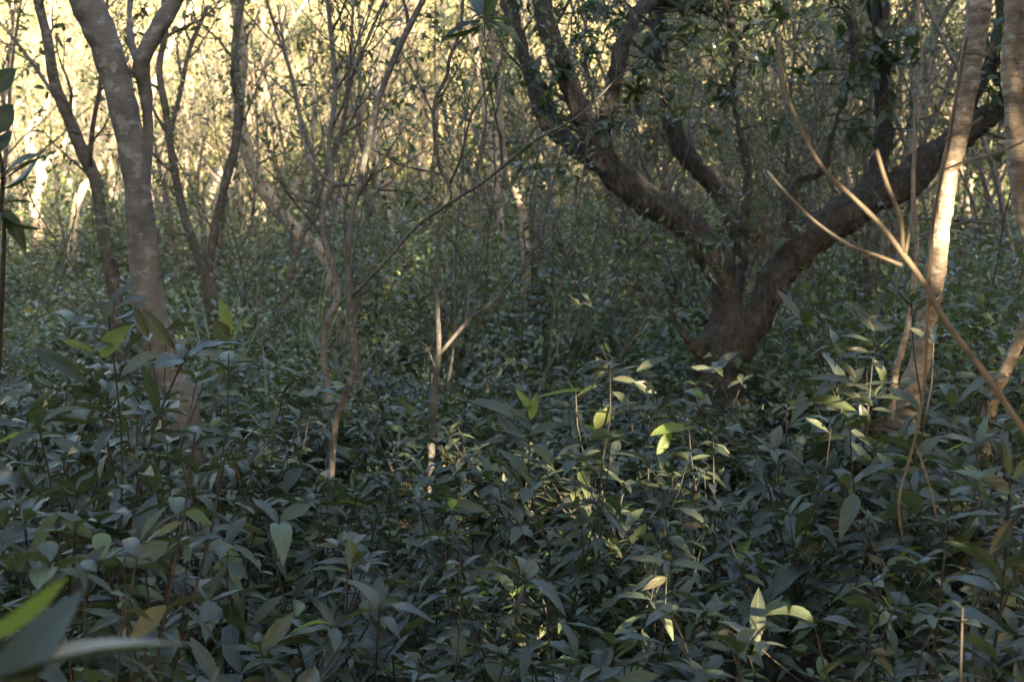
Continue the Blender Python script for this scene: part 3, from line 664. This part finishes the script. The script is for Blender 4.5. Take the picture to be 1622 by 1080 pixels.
for i, (x, y, H) in enumerate([(-1.7, .3, 6.2), (1.8, .4, 6.4)]):  # high crowns added above the view to darken the nearest plants
    shade_tree(x, y, H, 1.8, 360 + i, 4200, ('unseen evergreen tree added overhead at left to darken the near thicket', 'unseen evergreen tree added overhead at right to darken the near thicket')[i], lo=.52)

# ------------------------------------------------------------------ single shrubs
DROOP = [.25, .45, .14, .65, .38, .25]
LEAFV = [leaf_grid(8, .28, .35, DROOP[0]), leaf_grid(8, .31, .5, DROOP[1], wave=.16), leaf_grid(8, .25, .3, DROOP[2], twist=.7), leaf_grid(8, .34, .4, DROOP[3], wave=.14), leaf_grid(8, .29, .6, DROOP[4], twist=-.8), leaf_grid(8, .37, .25, DROOP[5], .45, wave=.1)]
def one_leaf(tpl, mat):
    mb = MB(); mb.add(*tpl); return mb.mesh('leaf', mat)
LEAFM = [one_leaf(t, M['leaf']) for t in LEAFV]
LEAFY = [one_leaf(t, M['leaf_young']) for t in LEAFV]
LEAFT = [one_leaf(t, M['leaf_tree']) for t in LEAFV]
LEAFDEAD = [one_leaf(t, M['dead_leaf']) for t in LEAFV]

def shrub_data(seed, h, big=1.0):
    """Stems and leaf frames of one shrub: upright stems, leaves spiralling up them, a whorl at each tip."""
    r = np.random.RandomState(seed); stems = []; out = []
    for s in range(r.randint(2, 4)):
        a0 = r.uniform(0, 6.28); sp = .10 + .16 * r.rand()
        q = grow(r, (.03 * math.cos(a0), .03 * math.sin(a0), -.04), (math.cos(a0) * sp, math.sin(a0) * sp, 1), h * r.uniform(.7, 1.05), 7, .12, .04)
        stems.append((q, np.linspace(.0042, .002, len(q)), 5)); axes = [(q, .24)]
        for b in range(r.randint(1, 4)):
            j = r.randint(2, 6); bq = grow(r, q[j], side_dir(r, unit(q[j + 1] - q[j]), r.uniform(.45, .85)), h * r.uniform(.16, .34), 4, .1, .09)
            stems.append((bq, np.linspace(.0028, .0015, len(bq)), 4)); axes.append((bq, .12))
        for q_, t0 in axes:
            Ls = np.linalg.norm(q_[-1] - q_[0]); m = int(4 + Ls * (1 - t0) / (.040 if big > .7 else .024)); ph = r.uniform(0, 6.28)
            for i in range(m):
                t = t0 + (1 - t0) * (i + r.rand() * .6) / m if i < m - 5 else 1 - .035 * r.rand()
                k = t * (len(q_) - 1); i0 = min(int(k), len(q_) - 2); p = q_[i0] + (q_[i0 + 1] - q_[i0]) * (k - i0); T = unit(q_[i0 + 1] - q_[i0])
                ph += 2.4 + r.normal(0, .35); el = r.uniform(-.45, .5) if t < .9 else r.uniform(-.1, .95)
                D = np.array([math.cos(ph) * math.cos(el), math.sin(ph) * math.cos(el), math.sin(el)])
                Nn = unit(EZ - D * D[2] + r.normal(0, .28, 3))
                L = big * r.uniform(.085, .170) * (1 if t < .93 else r.uniform(.55, 1.0))
                out.append((p, D, Nn, L, r.randint(6), r.rand(), t > .96))
    return stems, out
SH = []
for k in range(14):
    st, lv = shrub_data(500 + k, .80, [1.0, .9, 1.1, .55][k % 4])
    mbs = wood_mesh(st); X, Y_, Z = basis(np.array([l[1] for l in lv]), np.array([l[2] for l in lv]))
    mats = []
    for i, l in enumerate(lv):
        m = np.eye(4); L = l[3]; m[:3, 0] = X[i] * L; m[:3, 1] = Y_[i] * L; m[:3, 2] = Z[i] * L; m[:3, 3] = l[0]; mats.append((Matrix(m.tolist()), l[4], l[5], l[6]))
    mf = MB()
    for v_ in range(6):
        s_ = [i for i, l in enumerate(lv) if l[4] == v_]
        if s_: add_leaves(mf, leaf_grid(5, .32, .35, .3), np.array([lv[i][0] for i in s_]), np.array([lv[i][1] for i in s_]), np.array([lv[i][2] for i in s_]), np.array([lv[i][3] for i in s_]), np.array([lv[i][5] for i in s_]))
    SH.append((mbs.mesh('stem', M['stem']), mf.mesh('foliage', M['leaf']), mats, mf.n))

r = np.random.RandomState(31)
def want_h(px, y):
    """Shrub height by place: taller banks on the left and right of the middle hollow."""
    h = .74
    h += .44 * math.exp(-((px - 140) / 270) ** 2) * (1 if 2.6 < y < 5.3 else .55 if y < 6.5 else 0)
    h += .40 * math.exp(-((px - 1340) / 130) ** 2) * math.exp(-((y - 5.3) / .9) ** 2)
    h += .24 * math.exp(-((px - 1540) / 170) ** 2) * (1 if y < 5.4 else .3)
    h -= .10 * math.exp(-((px - 640) / 160) ** 2) * (1 if y > 3.8 else 0)
    return h
cand = [((px - 811) / FPX * y, y) for px, y in ((215, 4.3), (255, 4.9), (290, 4.5), (325, 5.0), (265, 5.4), (180, 5.0), (305, 3.9), (695, 5.7), (735, 5.5), (660, 5.8), (540, 5.0), (510, 5.9), (560, 5.1), (1420, 5.1), (1455, 4.9), (1480, 5.2), (1140, 6.9), (1185, 7.1), (1105, 7.2))]; tries = 0
while len(cand) < 330 and tries < 40000:
    tries += 1
    y = math.sqrt(r.uniform(1.75 ** 2, 8.6 ** 2)); x = r.uniform(-.47, .47) * (y + .5)
    dm = .185 + .02 * y
    if y < 2.3 and abs(x) < .2: dm = .3
    if any((x - a) ** 2 + (y - b) ** 2 < dm * dm for a, b in cand): continue
    if abs(x - big_root[0]) < .32 and abs(y - 7.95) < .4: continue
    cand.append((x, y))
cand.sort(key=lambda c: c[1])
COLS = [(120, 'at the left edge'), (330, 'below the pale forked trunk'), (480, 'left of the kinked sapling'), (620, 'below the kinked and curving saplings'), (760, 'below the forked sapling'), (900, 'around the bright yellow-green sapling'),
        (1060, 'around the sunlit sapling'), (1230, 'below the big spreading tree'), (1400, 'right of the big tree'), (1530, 'below the flaky tan trunk'), (9999, 'at the right edge')]
ROWS = [(2.7, 'large-leaved dark shrub along the bottom,'), (3.7, 'long-leaved dark shrub in the second row,'), (5.0, 'dark green shrub mid-thicket,'), (6.6, 'dark shrub at the thicket\'s back,'), (99, 'small shrub farther back among the saplings,')]
def shrub_words(px, y):
    c = [t for e, t in COLS if px < e][0]; w_ = [t for e, t in ROWS if y < e][0]
    return w_ + ' ' + c, 'shrubs of the near thicket ' + c
n_leafed = 0; LEAFED = 9000
for i, (x, y) in enumerate(cand):
    px = 811 + FPX * x / y; h = want_h(px, y) * r.uniform(.82, 1.15); k = r.randint(len(SH)); s = h / .80
    words = shrub_words(px, y)
    sx = s ** .5 if s > 1.15 else s
    t = thing('leafy_shrub', (x, y, float(gz(x, y))), words[0], 'shrub', words[1]); rz = r.uniform(0, 6.28)
    t.rotation_euler = (r.normal(0, .06), r.normal(0, .06), rz); t.scale = (sx * .98, sx * .98, s)
    link_mesh('stem', SH[k][0], t)
    inframe = -150 < px < 1770
    if n_leafed < LEAFED and inframe:
        for mt, v_, rd, top in SH[k][2]:
            if r.rand() < .10: continue
            o = bpy.data.objects.new('leaf', (LEAFY if (top and rd < .04) else LEAFDEAD if rd > .988 else LEAFM)[v_]); col.link(o); o.parent = t
            mm = mt.copy()
            if s > 1.15: mm = mm @ Matrix.Diagonal((1, 1, sx / s, 1))
            o.matrix_basis = mm; n_leafed += 1
    else:
        o = link_mesh('foliage', SH[k][1], t); o['kind'] = 'stuff'

got = 0
while got < 52:
    y = math.sqrt(r.uniform(8.6 ** 2, 19 ** 2)); px = r.uniform(-60, 1680); x = (px - 811) / FPX * y
    if abs(x - big_root[0]) < .6 and abs(y - 8) < .9: continue
    got += 1; k = [3, 7, 11][r.randint(3)]; s = r.uniform(1.25, 2.0) * (1.15 if px > 1000 else 1)
    t = thing('bush', (x, y, float(gz(x, y))), 'leafy bush taller than the undergrowth around it, ' + behind(px), 'bush', 'bushes in the middle distance')
    t.rotation_euler = (0, 0, r.uniform(0, 6.28)); t.scale = (s * 1.1, s * 1.1, s)
    link_mesh('stem', SH[k][0], t); link_mesh('foliage', SH[k][1], t)['kind'] = 'stuff'

# ------------------------------------------------------------------ plants picked out one by one
def leaf_between(parent, root, b, tip, L_w, nrm, meshes, v=0):
    """A leaf from base b to tip, of width ratio L_w relative to the shape's own."""
    v = 0 if v == 3 else v
    b = np.array(b); tip = np.array(tip); D = tip - b; L = np.linalg.norm(D)
    X, Y_, Z = basis(D[None], np.array(nrm, float)[None]); m = np.eye(4)
    dr = DROOP[v]; Yc = (Y_[0] + dr * Z[0]) / (1 - .18 * dr)
    m[:3, 0] = X[0] * L * L_w; m[:3, 1] = Yc * L; m[:3, 2] = Z[0] * L; m[:3, 3] = b - root
    o = link_mesh('leaf', meshes[v], parent); o.matrix_basis = Matrix(m.tolist()); return o
def whorl(parent, root, c, axis, n, L, r, meshes, spread=(.5, 1.25), wr=(.9, 1.25)):
    axis = unit(axis)
    ph = r.uniform(0, 6.28); a = unit(np.cross(axis, EX + .01)); b_ = np.cross(axis, a)
    for i in range(n):
        ph += 2.4 + r.normal(0, .3); s_ = r.uniform(*spread)
        D = axis * math.cos(s_) + (a * math.cos(ph) + b_ * math.sin(ph)) * math.sin(s_) + [0, 0, -.12]
        leaf_between(parent, root, c - axis * .012 * i, c - axis * .012 * i + unit(D) * r.uniform(*L), r.uniform(*wr), unit(EZ + r.normal(0, .3, 3) + .3 * axis), meshes, r.randint(6))

# big blurred leaves close to the lens, bottom left
r = np.random.RandomState(40)
c0 = at(-60, 1180, 1.12); root = np.array([c0[0] - .05, c0[1], float(gz(c0[0], c0[1]))])
pl = thing('near_sapling', root, 'broad-leaved sapling close to the lens at the bottom left corner', 'sapling')
mb = MB(); P, R = smooth_path([(-.02, 0, -.05), (.01, .02, .5), (c0 - root) * [1, 1, .85], c0 - root], [.006, .005, .004, .003]); tube(mb, P, R, 7); mb.build('stem', M['stem'], pl)
leaf_between(pl, root, at(-40, 1085, 1.16), at(290, 986, 1.06), .78, (-.1, -.55, 1), LEAFM, 2)
leaf_between(pl, root, at(-30, 1180, 1.08), at(113, 928, 1.18), 1.15, (-.35, -1, .45), LEAFM, 0)
leaf_between(pl, root, at(-80, 1035, 1.2), at(114, 926, 1.26), .75, (.2, -.6, -1), LEAFY, 2)
leaf_between(pl, root, at(-110, 850, 1.12), at(110, 764, 1.2), .6, (.1, -.5, 1), LEAFM, 2)
leaf_between(pl, root, at(-70, 800, 1.15), at(10, 720, 1.25), .8, (.4, -.6, 1), LEAFM, 4)
# dark whorls at the left edge
c0 = at(4, 268, 3.1); root = np.array([c0[0] - .10, c0[1], float(gz(c0[0], c0[1]))])
pl = thing('tall_sapling', root, 'tall sapling with glossy dark leaves at the upper left edge', 'sapling')
mb = MB(); P, R = smooth_path([(0, 0, -.05), (.03, .02, .7), at(6, 400, 3.1) - root, at(2, 330, 3.1) - root, c0 - root, at(-12, 190, 3.1) - root, at(-20, 90, 3.1) - root], [.008, .007, .005, .004, .004, .003, .002]); tube(mb, P, R, 7); mb.build('stem', M['stem'], pl)
for b, tp, wd, nr, v in [((2, 290), (76, 238), .8, (.0, -.5, 1), 2), ((0, 285), (60, 232), .8, (-.2, -.7, 1), 0), ((2, 300), (70, 250), .75, (.2, -.4, -1), 4), ((4, 322), (58, 318), .6, (0, -.3, 1), 2), ((2, 330), (40, 385), 1.0, (.5, -1, .4), 1),
                         ((-6, 335), (62, 372), .7, (.0, -.6, -1), 3), ((-18, 150), (20, 108), 1.3, (.1, -1, .3), 5), ((-18, 215), (16, 165), 1.4, (.2, -1, .2), 5), ((-12, 250), (16, 205), 1.0, (.2, -1, .5), 0), ((0, 390), (-30, 440), 1., (.2, -1, .4), 1), ((-4, 330), (-40, 300), 1., (0, -.6, 1), 0)]:
    leaf_between(pl, root, at(*b, 3.1), at(*tp, 3.1 + r.uniform(-.08, .08)), wd * 1.25, nr, LEAFT, v)
# sprigs that stand out from the rest
def sprig_plant(name, label, px, py, Y, leaves, stem_to=None, yl=()):
    c = at(px, py, Y); root = np.array([c[0] + r.normal(0, .03), c[1], float(gz(c[0], c[1]))])
    t = thing(name, root, label, 'sapling'); mb = MB()
    zc = (c - root)[2]; P, R = smooth_path([(0, 0, -.04), (r.normal(0, .02), r.normal(0, .02), zc * .25), (r.normal(0, .03), r.normal(0, .03), zc * .5), (c - root) * [.7, .7, .75] + r.normal(0, .012, 3), c - root], [.005, .0045, .0038, .003, .0022]); tube(mb, P, R, 6); mb.build('stem', M['stem'], t)
    for f_ in (.97, .8, .62):
        cc = root + (c - root) * [f_, f_, f_]; whorl(t, root, cc, (r.normal(0, .2), r.normal(0, .2), 1), 5, (.09, .15), r, LEAFM, (.9, 1.6), (.8, 1.2))
    for i, (b, tp, wd, nr, v, kind) in enumerate(leaves):
        leaf_between(t, root, at(*b, Y), at(*tp, Y + r.uniform(-.05, .05)), wd, nr, {'y': LEAFY, 'd': LEAFM, 't': LEAFT}[kind], v)
    return t, root
sprig_plant('bright_sapling', 'small sapling with two bright yellow-green leaves held up in front of the hollow', 838, 690, 4.4,
    [((845, 632), (926, 612), .75, (0, -.3, 1), 2, 'y'), ((842, 650), (818, 616), 1.0, (.3, -1, .5), 0, 'y'), ((840, 665), (848, 628), 1.3, (0, -1, .2), 1, 'y'), ((836, 670), (746, 628), .9, (0, -.4, 1), 0, 'd'), ((838, 668), (800, 642), .9, (0, -.5, 1), 2, 'd'),
     ((840, 690), (890, 660), .9, (.1, -.6, 1), 4, 'd'), ((838, 700), (770, 690), 1., (0, -.5, 1), 1, 'd'), ((838, 705), (880, 735), 1., (.2, -.7, .8), 0, 'd')])
sprig_plant('upright_sapling', 'sapling holding up a pair of narrow pale green leaves by the pale trunk', 362, 560, 4.3,
    [((366, 530), (346, 474), 1.1, (.2, -1, .3), 0, 'y'), ((368, 530), (414, 484), .7, (-.3, -.8, .5), 2, 'y'), ((362, 540), (338, 512), 1.6, (.1, -1, .4), 5, 'd'), ((364, 545), (396, 530), .8, (0, -.5, 1), 1, 'd'), ((360, 570), (318, 588), 1., (.1, -.7, 1), 3, 'd'), ((360, 575), (402, 566), 1, (.1, -.6, 1), 0, 'd'), ((358, 590), (330, 620), 1, (.1, -.8, .6), 0, 'd')])
sprig_plant('curled_sapling', 'tall dark sapling with one curled lime leaf in front of the pale trunk', 172, 500, 3.7,
    [((176, 480), (208, 448), 1.1, (0, -.6, 1), 1, 'd'), ((174, 482), (148, 482), 1.2, (.2, -1, .4), 0, 'd'), ((178, 492), (240, 460), .9, (0, -.5, 1), 0, 'd'), ((182, 505), (235, 478), .8, (.2, -.6, -1), 4, 'd'), ((212, 485), (236, 532), 1.1, (.3, -1, .3), 0, 'd'), ((226, 488), (275, 542), 1.0, (-.3, -1, .4), 1, 'd'), ((172, 500), (150, 520), .9, (.1, -.8, .7), 2, 'd'), ((160, 566), (199, 530), 1.5, (-.2, -1, .2), 1, 'y'), ((150, 560), (98, 535), .8, (0, -.5, 1), 2, 'y'), ((48, 552), (142, 600), 1.0, (.2, -.8, .8), 0, 't'), ((168, 520), (176, 470), .9, (0, -1, .1), 3, 'd')])
sprig_plant('sunlit_sapling', 'leafy sapling with a brown stem catching a fleck of sun near the middle', 966, 560, 4.95,
    [((966, 568), (940, 600), 1.2, (.2, -1, .4), 0, 'd'), ((968, 575), (925, 582), .9, (0, -.6, 1), 1, 'd'), ((966, 560), (958, 540), .8, (0, -1, .4), 2, 'y'), ((970, 600), (1010, 602), 1.0, (0, -.8, .7), 0, 'd'), ((1008, 588), (1058, 562), 1., (0, -.7, 1), 0, 'd'), ((1004, 605), (1040, 618), 1.2, (.2, -1, .4), 5, 'd'), ((970, 620), (1000, 640), 1.2, (.3, -1, .4), 3, 'd'), ((966, 640), (944, 680), 1.3, (.2, -1, .4), 5, 'd'), ((1030, 690), (1092, 672), 1., (0, -.6, 1), 1, 'y'), ((1040, 720), (1064, 680), 1.3, (.2, -1, .4), 0, 'y')])
sprig_plant('right_sapling', 'tall sapling with broad grey-green leaves topping the right-hand bank', 1385, 540, 5.0,
    [((1382, 520), (1352, 478), 1.1, (.2, -1, .4), 0, 'd'), ((1385, 525), (1345, 485), .9, (-.2, -.7, 1), 1, 'd'), ((1380, 525), (1420, 512), 1.2, (0, -.6, 1), 3, 'd'), ((1382, 545), (1335, 525), 1., (0, -.5, 1), 0, 'd'), ((1386, 550), (1412, 535), 1.1, (.2, -.8, -1), 4, 'd'), ((1380, 560), (1340, 550), 1., (0, -.6, 1), 2, 'd'), ((1384, 570), (1402, 610), 1.1, (.2, -1, .4), 1, 'd'), ((1360, 610), (1285, 590), 1., (0, -.5, 1), 0, 'd'), ((1365, 610), (1440, 605), 1., (0, -.5, 1), 2, 'd'), ((1362, 640), (1376, 690), 1.3, (.2, -1, .3), 0, 'd'), ((1356, 600), (1330, 570), 1.1, (0, -.8, .8), 3, 'd')])
sprig_plant('corner_sapling', 'sapling with pale upright leaves at the right edge above the dark hollow', 1600, 760, 2.9,
    [((1600, 740), (1568, 690), 1.0, (.2, -1, .4), 0, 'd'), ((1602, 770), (1552, 752), .8, (0, -.5, 1), 2, 'd'), ((1600, 780), (1568, 745), 1.1, (.2, -.9, .6), 1, 'd'), ((1604, 820), (1568, 872), 1.1, (.3, -.9, .6), 0, 'd'), ((1606, 850), (1568, 878), .9, (0, -.6, 1), 3, 'd'), ((1604, 760), (1640, 720), 1., (0, -.8, .8), 1, 'd'), ((1600, 755), (1590, 700), .9, (-.2, -1, .3), 4, 'd')])

# dark leaf sprays on the big tree
r = np.random.RandomState(50)
sprays = [((832, 240), (870, 200)), ((815, 262), (860, 230)), ((850, 272), (900, 235)), ((882, 268), (925, 250)), ((905, 285), (940, 262)), ((862, 168), (862, 178)), ((872, 160), (868, 188)), ((920, 60), (880, 80)), ((935, 85), (890, 100)), ((1030, 70), (984, 85)), ((1048, 48), (990, 60)), ((1020, 110), (975, 130)),
          ((1040, 100), (980, 110)), ((1060, 60), (1046, 75)), ((1090, 50), (1046, 60)), ((1010, 165), (965, 170)), ((1330, 60), (1355, 84)), ((1372, 78), (1396, 67)), ((1420, 90), (1398, 100)), ((1440, 60), (1396, 60)), ((1345, 120), (1346, 134)), ((1365, 130), (1398, 135)), ((1330, 160), (1330, 180)), ((1420, 140), (1400, 150)),
          ((1380, 170), (1400, 180)), ((1350, 210), (1326, 188)), ((1375, 225), (1400, 215)), ((1300, 100), (1350, 110)), ((1460, 95), (1398, 90)), ((1560, 70), (1575, 80)), ((1580, 110), (1562, 120)), ((1590, 60), (1583, 45)), ((1575, 150), (1550, 140)), ((1555, 180), (1550, 190)), ((1590, 190), (1570, 175)), ((1600, 130), (1570, 110)), ((1280, 60), (1352, 60)), ((1160, 60), (1164, 70)),
          ((1130, 90), (1162, 100)), ((1190, 40), (1160, 30)), ((1210, 90), (1162, 90)), ((1100, 20), (1040, 20)), ((770, 20), (816, 40)), ((800, 50), (822, 60)), ((1230, 30), (1352, 20)), ((985, 30), (1002, 36)), ((930, 20), (866, 30))]
limb_px = np.array([p[:2] for lb in (BIG[0][8:], BIG[1], BIG[2], BIG[3][2:], BIG[4][3:], BIG[5][5:], BIG[6][3:], BIG[7], BIG[9]) for p in lb], float)
for j in range(64):
    a = (r.uniform(840, 1600), r.uniform(-30, 215)); d_ = np.hypot(*(limb_px - a).T); k = int(d_.argmin())
    if 12 < d_[k] < 130 and not (1470 < a[0] < 1560): sprays.append((a, tuple(limb_px[k])))
for (a, b) in sprays:
    Y = 8 + r.uniform(-.5, .2); c = at(*a, Y); p = at(*b, 8 + .05)
    q, R = smooth_path([p, (p + c) / 2 + r.normal(0, .04, 3), c], [.006, .004, .002]); tw = MB(); tube(tw, q - big_root, R, 5); tw.build('twig', M['rough_bark'], T9)
    whorl(T9, big_root, c, unit((c - p) + [0, 0, .05] + r.normal(0, .02, 3)), r.randint(6, 11), (.065, .12), r, LEAFT, wr=(1.0, 1.45))
# hanging spray of long leaves at the top
c0 = at(768, 28, 4.2); top = at(775, -120, 4.2)
pl = thing('hanging_spray', top, 'drooping spray of long dark leaves hanging in at the top', 'branch')
mb = MB(); q, R = smooth_path([top - top, at(770, -40, 4.2) - top, c0 - top, at(768, 58, 4.2) - top], [.006, .004, .003, .0015]); tube(mb, q, R, 6); mb.build('stem', M['stem'], pl)
for b, tp, wd, nr, v in [((764, 34), (700, 54), .8, (0, -.6, 1), 1), ((766, 36), (706, 66), .8, (.2, -.5, -1), 0), ((770, 34), (836, 70), .75, (-.2, -.6, 1), 1), ((770, 30), (828, 36), .8, (0, -.4, 1), 2), ((766, 26), (748, -10), 1.2, (.1, -1, .2), 0), ((768, 24), (790, -8), 1.2, (-.1, -1, .2), 5), ((764, 30), (738, 8), .8, (.3, -.6, 1), 3)]:
    leaf_between(pl, top, at(*b, 4.2), at(*tp, 4.2 + r.uniform(-.08, .08)), wd, nr, LEAFT, v)

# dry leafless sapling close to the lens, right
base = at(1700, 800, 2.5)
root = np.array([base[0] + .10, base[1] + .05, float(gz(base[0], base[1]))])
dry = thing('dry_sapling', root, 'bare dry sapling with tan branching twigs close to the lens on the right', 'sapling')
DY = [[(1800, 1000, 16), (1700, 800, 16), (1622, 682, 15), (1560, 592, 15), (1500, 512, 14), (1462, 446, 14), (1428, 400, 13), (1396, 358, 12), (1350, 312, 10), (1310, 274, 10), (1280, 228, 9), (1250, 160, 8), (1236, 100, 7), (1234, 60, 6)],
      [(1430, 402, 11), (1426, 345, 11), (1404, 290, 10), (1388, 238, 10)], [(1434, 402, 8), (1446, 330, 7, .05), (1448, 240, 6, .1), (1449, 165, 5, .15)],
      [(1428, 420, 8), (1390, 405, 7), (1345, 388, 7), (1290, 350, 6, .05), (1240, 300, 6, .05), (1216, 272, 6, .1)],
      [(1532, 58, 7, -.1), (1522, 110, 8, -.08), (1512, 170, 8, -.06), (1503, 225, 9, -.04), (1490, 285, 9, -.02), (1478, 350, 9, 0), (1472, 440, 9, 0), (1468, 540, 8, 0), (1462, 625, 8, -.02), (1448, 700, 7, -.04), (1427, 775, 6, -.06), (1424, 810, 5, -.06), (1429, 852, 3, -.06)],
      [(1448, 698, 5, -.04), (1465, 745, 4, -.04), (1478, 790, 4, -.04), (1484, 826, 3, -.04)], [(1525, 84, 6, -.1), (1548, 86, 7, -.1), (1562, 88, 8, -.1), (1574, 68, 6, -.1)], [(1562, 88, 5, -.1), (1580, 78, 4, -.1)],
      [(1496, 222, 7, -.04), (1525, 206, 6, -.05), (1557, 186, 5, -.06)], [(1488, 272, 6, -.02), (1530, 256, 7, -.04), (1580, 242, 6, -.06), (1630, 220, 5, -.08), (1660, 206, 4, -.1)]]
for i, lb in enumerate(DY):
    P, R = world_path(lb, 2.5); R = list(np.array(R) * .68)
    if i == 0: P.insert(0, root + [0, 0, -.03]); R.insert(0, .009)
    P, R = smooth_path(P, R, 4); R = R * (1 + .12 * (np.sin(np.arange(len(R)) * 1.7 + i) > .8)); mb = MB(); tube(mb, P - root, R, 8, cap=True)
    mb.build('stem' if i == 0 else 'branch', M['dry_twig'], dry)

# twiggy understorey saplings in the middle
r = np.random.RandomState(60)
for i, (px, py, Y, H, lab) in enumerate([(620, 600, 7.2, 3.0, 'wispy twiggy sapling with tiny leaves between the curving and forked saplings'), (455, 560, 8.2, 3.2, 'wispy dark sapling left of the kinked sapling'),
        (870, 540, 9.5, 3.4, 'wispy sapling below the outer limb of the big tree'), (1230, 560, 9.6, 3.4, 'wispy sapling behind the fork of the big tree'), (1330, 540, 9.8, 3.6, 'wispy sapling behind the right limb of the big tree'), (1560, 520, 8.6, 3.3, 'wispy sapling beyond the flaky tan trunk'), (90, 480, 8.0, 3.0, 'wispy sapling near the dark crooked tree'), (660, 560, 6.6, 2.9, 'wispy sapling left of the forked sapling'), (780, 540, 7.0, 2.9, 'wispy sapling before the straight slim trunk'), (420, 540, 10.5, 3.6, 'wispy sapling beyond the grass clumps'), (1130, 520, 10.5, 3.8, 'wispy sapling behind the big tree\'s trunk'), (1420, 520, 9.0, 3.2, 'wispy sapling left of the flaky tan trunk'), (250, 520, 8.8, 3.2, 'wispy sapling right behind the pale forked tree')]):
    rr, wood, leaves = slender(700 + i, H, .011, 2, 10, .18, .12, .12, (.16, .36), .05)
    x = (px - 811) / FPX * Y; t = thing('wispy_sapling', (x, Y, float(gz(x, Y))), lab, 'sapling', 'wispy saplings')
    wood_mesh(wood).build('stem', M['grey_bark'], t); leaf_mesh(rr, leaves, leaf_cheap(.42), (.026, .052), keep=.8).build('foliage', M['leaf_under'], t)

# arching grass
def grass_clump(x, y, n, L, seed, label, group):
    r = np.random.RandomState(seed); mb = MB()
    for i in range(n):
        a = r.uniform(0, 6.28); l = L * r.uniform(.6, 1.1); k = 8; s = np.linspace(0, 1, k); reach = r.uniform(.25, .75) * l
        P = np.stack([math.cos(a) * reach * s ** 1.4, math.sin(a) * reach * s ** 1.4, l * (s * 1.0 - r.uniform(.25, .75) * s ** 2.6)], -1) + [r.normal(0, .03), r.normal(0, .03), 0]
        sd = np.array([-math.sin(a), math.cos(a), 0]); wd = (.007 * (1 - s ** 2) + .0006)[:, None]
        v = np.stack([P - sd * wd, P + sd * wd], 1).reshape(-1, 3); j = np.arange(k - 1) * 2
        mb.add(v, np.stack([j, j + 1, j + 3, j + 2], -1), np.tile([0, .5, r.rand()], (2 * k, 1)))
    return tag(mb.build('grass_clump', M['grass'], None, (x, y, float(gz(x, y)))), label, 'grass', group)
r = np.random.RandomState(70)
for i, (px, Y) in enumerate([(430, 7.4), (465, 7.0), (405, 7.9), (490, 8.0), (450, 8.6), (520, 9.5), (470, 10.5), (500, 11), (330, 8.5), (380, 9.2)]):
    grass_clump((px - 811) / FPX * Y, Y, r.randint(26, 46), r.uniform(.7, 1.15) if i < 5 else r.uniform(1.1, 1.6), 800 + i, 'arching clump of long narrow grass left of the kinked sapling', 'arching grass clumps')

# fern and caught dead leaves in the fork of the big tree
r = np.random.RandomState(80); c = at(1205, 372, 7.85); mb = MB(); n = 46
fk = thing('leaf_nest', c - [0, 0, .08], 'tangle of dead brown leaves caught in the fork of the big tree', 'leaf litter')
P = r.normal(0, 1, (n, 3)) * [.07, .06, .045] + [0, 0, .06]
add_leaves(mb, leaf_grid(5, .3, .5, .5), P, r.normal(0, 1, (n, 3)), r.normal(0, 1, (n, 3)), r.uniform(.04, .09, n), r.rand(n)); mb.build('dead_leaves', M['dead_leaf'], fk)
for i, (b, tp, Y) in enumerate([((1180, 330), (1168, 232), 8.05), ((1186, 330), (1204, 240), 8.0), ((1170, 345), (1138, 330), 7.8), ((1190, 345), (1230, 318), 7.85)]):
    b3 = at(*b, Y); t3 = at(*tp, Y - .1); fr = thing('fern_frond', b3, ['fern frond standing upright in the big tree\'s fork', 'second fern frond leaning right in the big tree\'s fork', 'small fern frond reaching left from the fork', 'small fern frond reaching right from the fork'][i], 'fern')
    q, R = smooth_path([b3, (b3 + t3) / 2 + [0, -.03, .02], t3], [.003, .002, .001], 8); mb = MB(); tube(mb, q - b3, R, 4); mb.build('stalk', M['stem'], fr)
    T = unit(np.gradient(q, axis=0)); sd = unit(np.cross(T, [0, -1, .3])); Lp = np.linspace(.06, .015, len(q))
    mb = MB()
    for s in (-1, 1): add_leaves(mb, leaf_cheap(.28), (q - b3)[2:], sd[2:] * s + T[2:] * .3, np.tile([0, -1, .6], (len(q) - 2, 1)), Lp[2:], r.rand(len(q) - 2))
    mb.build('leaflets', M['leaf_tree'], fr)

# ------------------------------------------------------------------ small sets of look-alikes: say which one, counted from the left
ORD = ['first', 'second', 'third', 'fourth', 'fifth', 'sixth', 'seventh', 'eighth', 'ninth', 'tenth']
sets = {}
for o in list(col):
    if o.parent is None and 'label' in o.keys() and o.get('category') and not o.name.startswith('evergreen'):
        sets.setdefault(o['label'], []).append(o)
for lb, os_ in sets.items():
    if 2 <= len(os_) <= 10 and len(lb.split()) <= 13:
        os_.sort(key=lambda o: o.location.x / max(o.location.y, .3))
        for i, o in enumerate(os_): o['label'] = lb + ', ' + ORD[i] + ' from left'
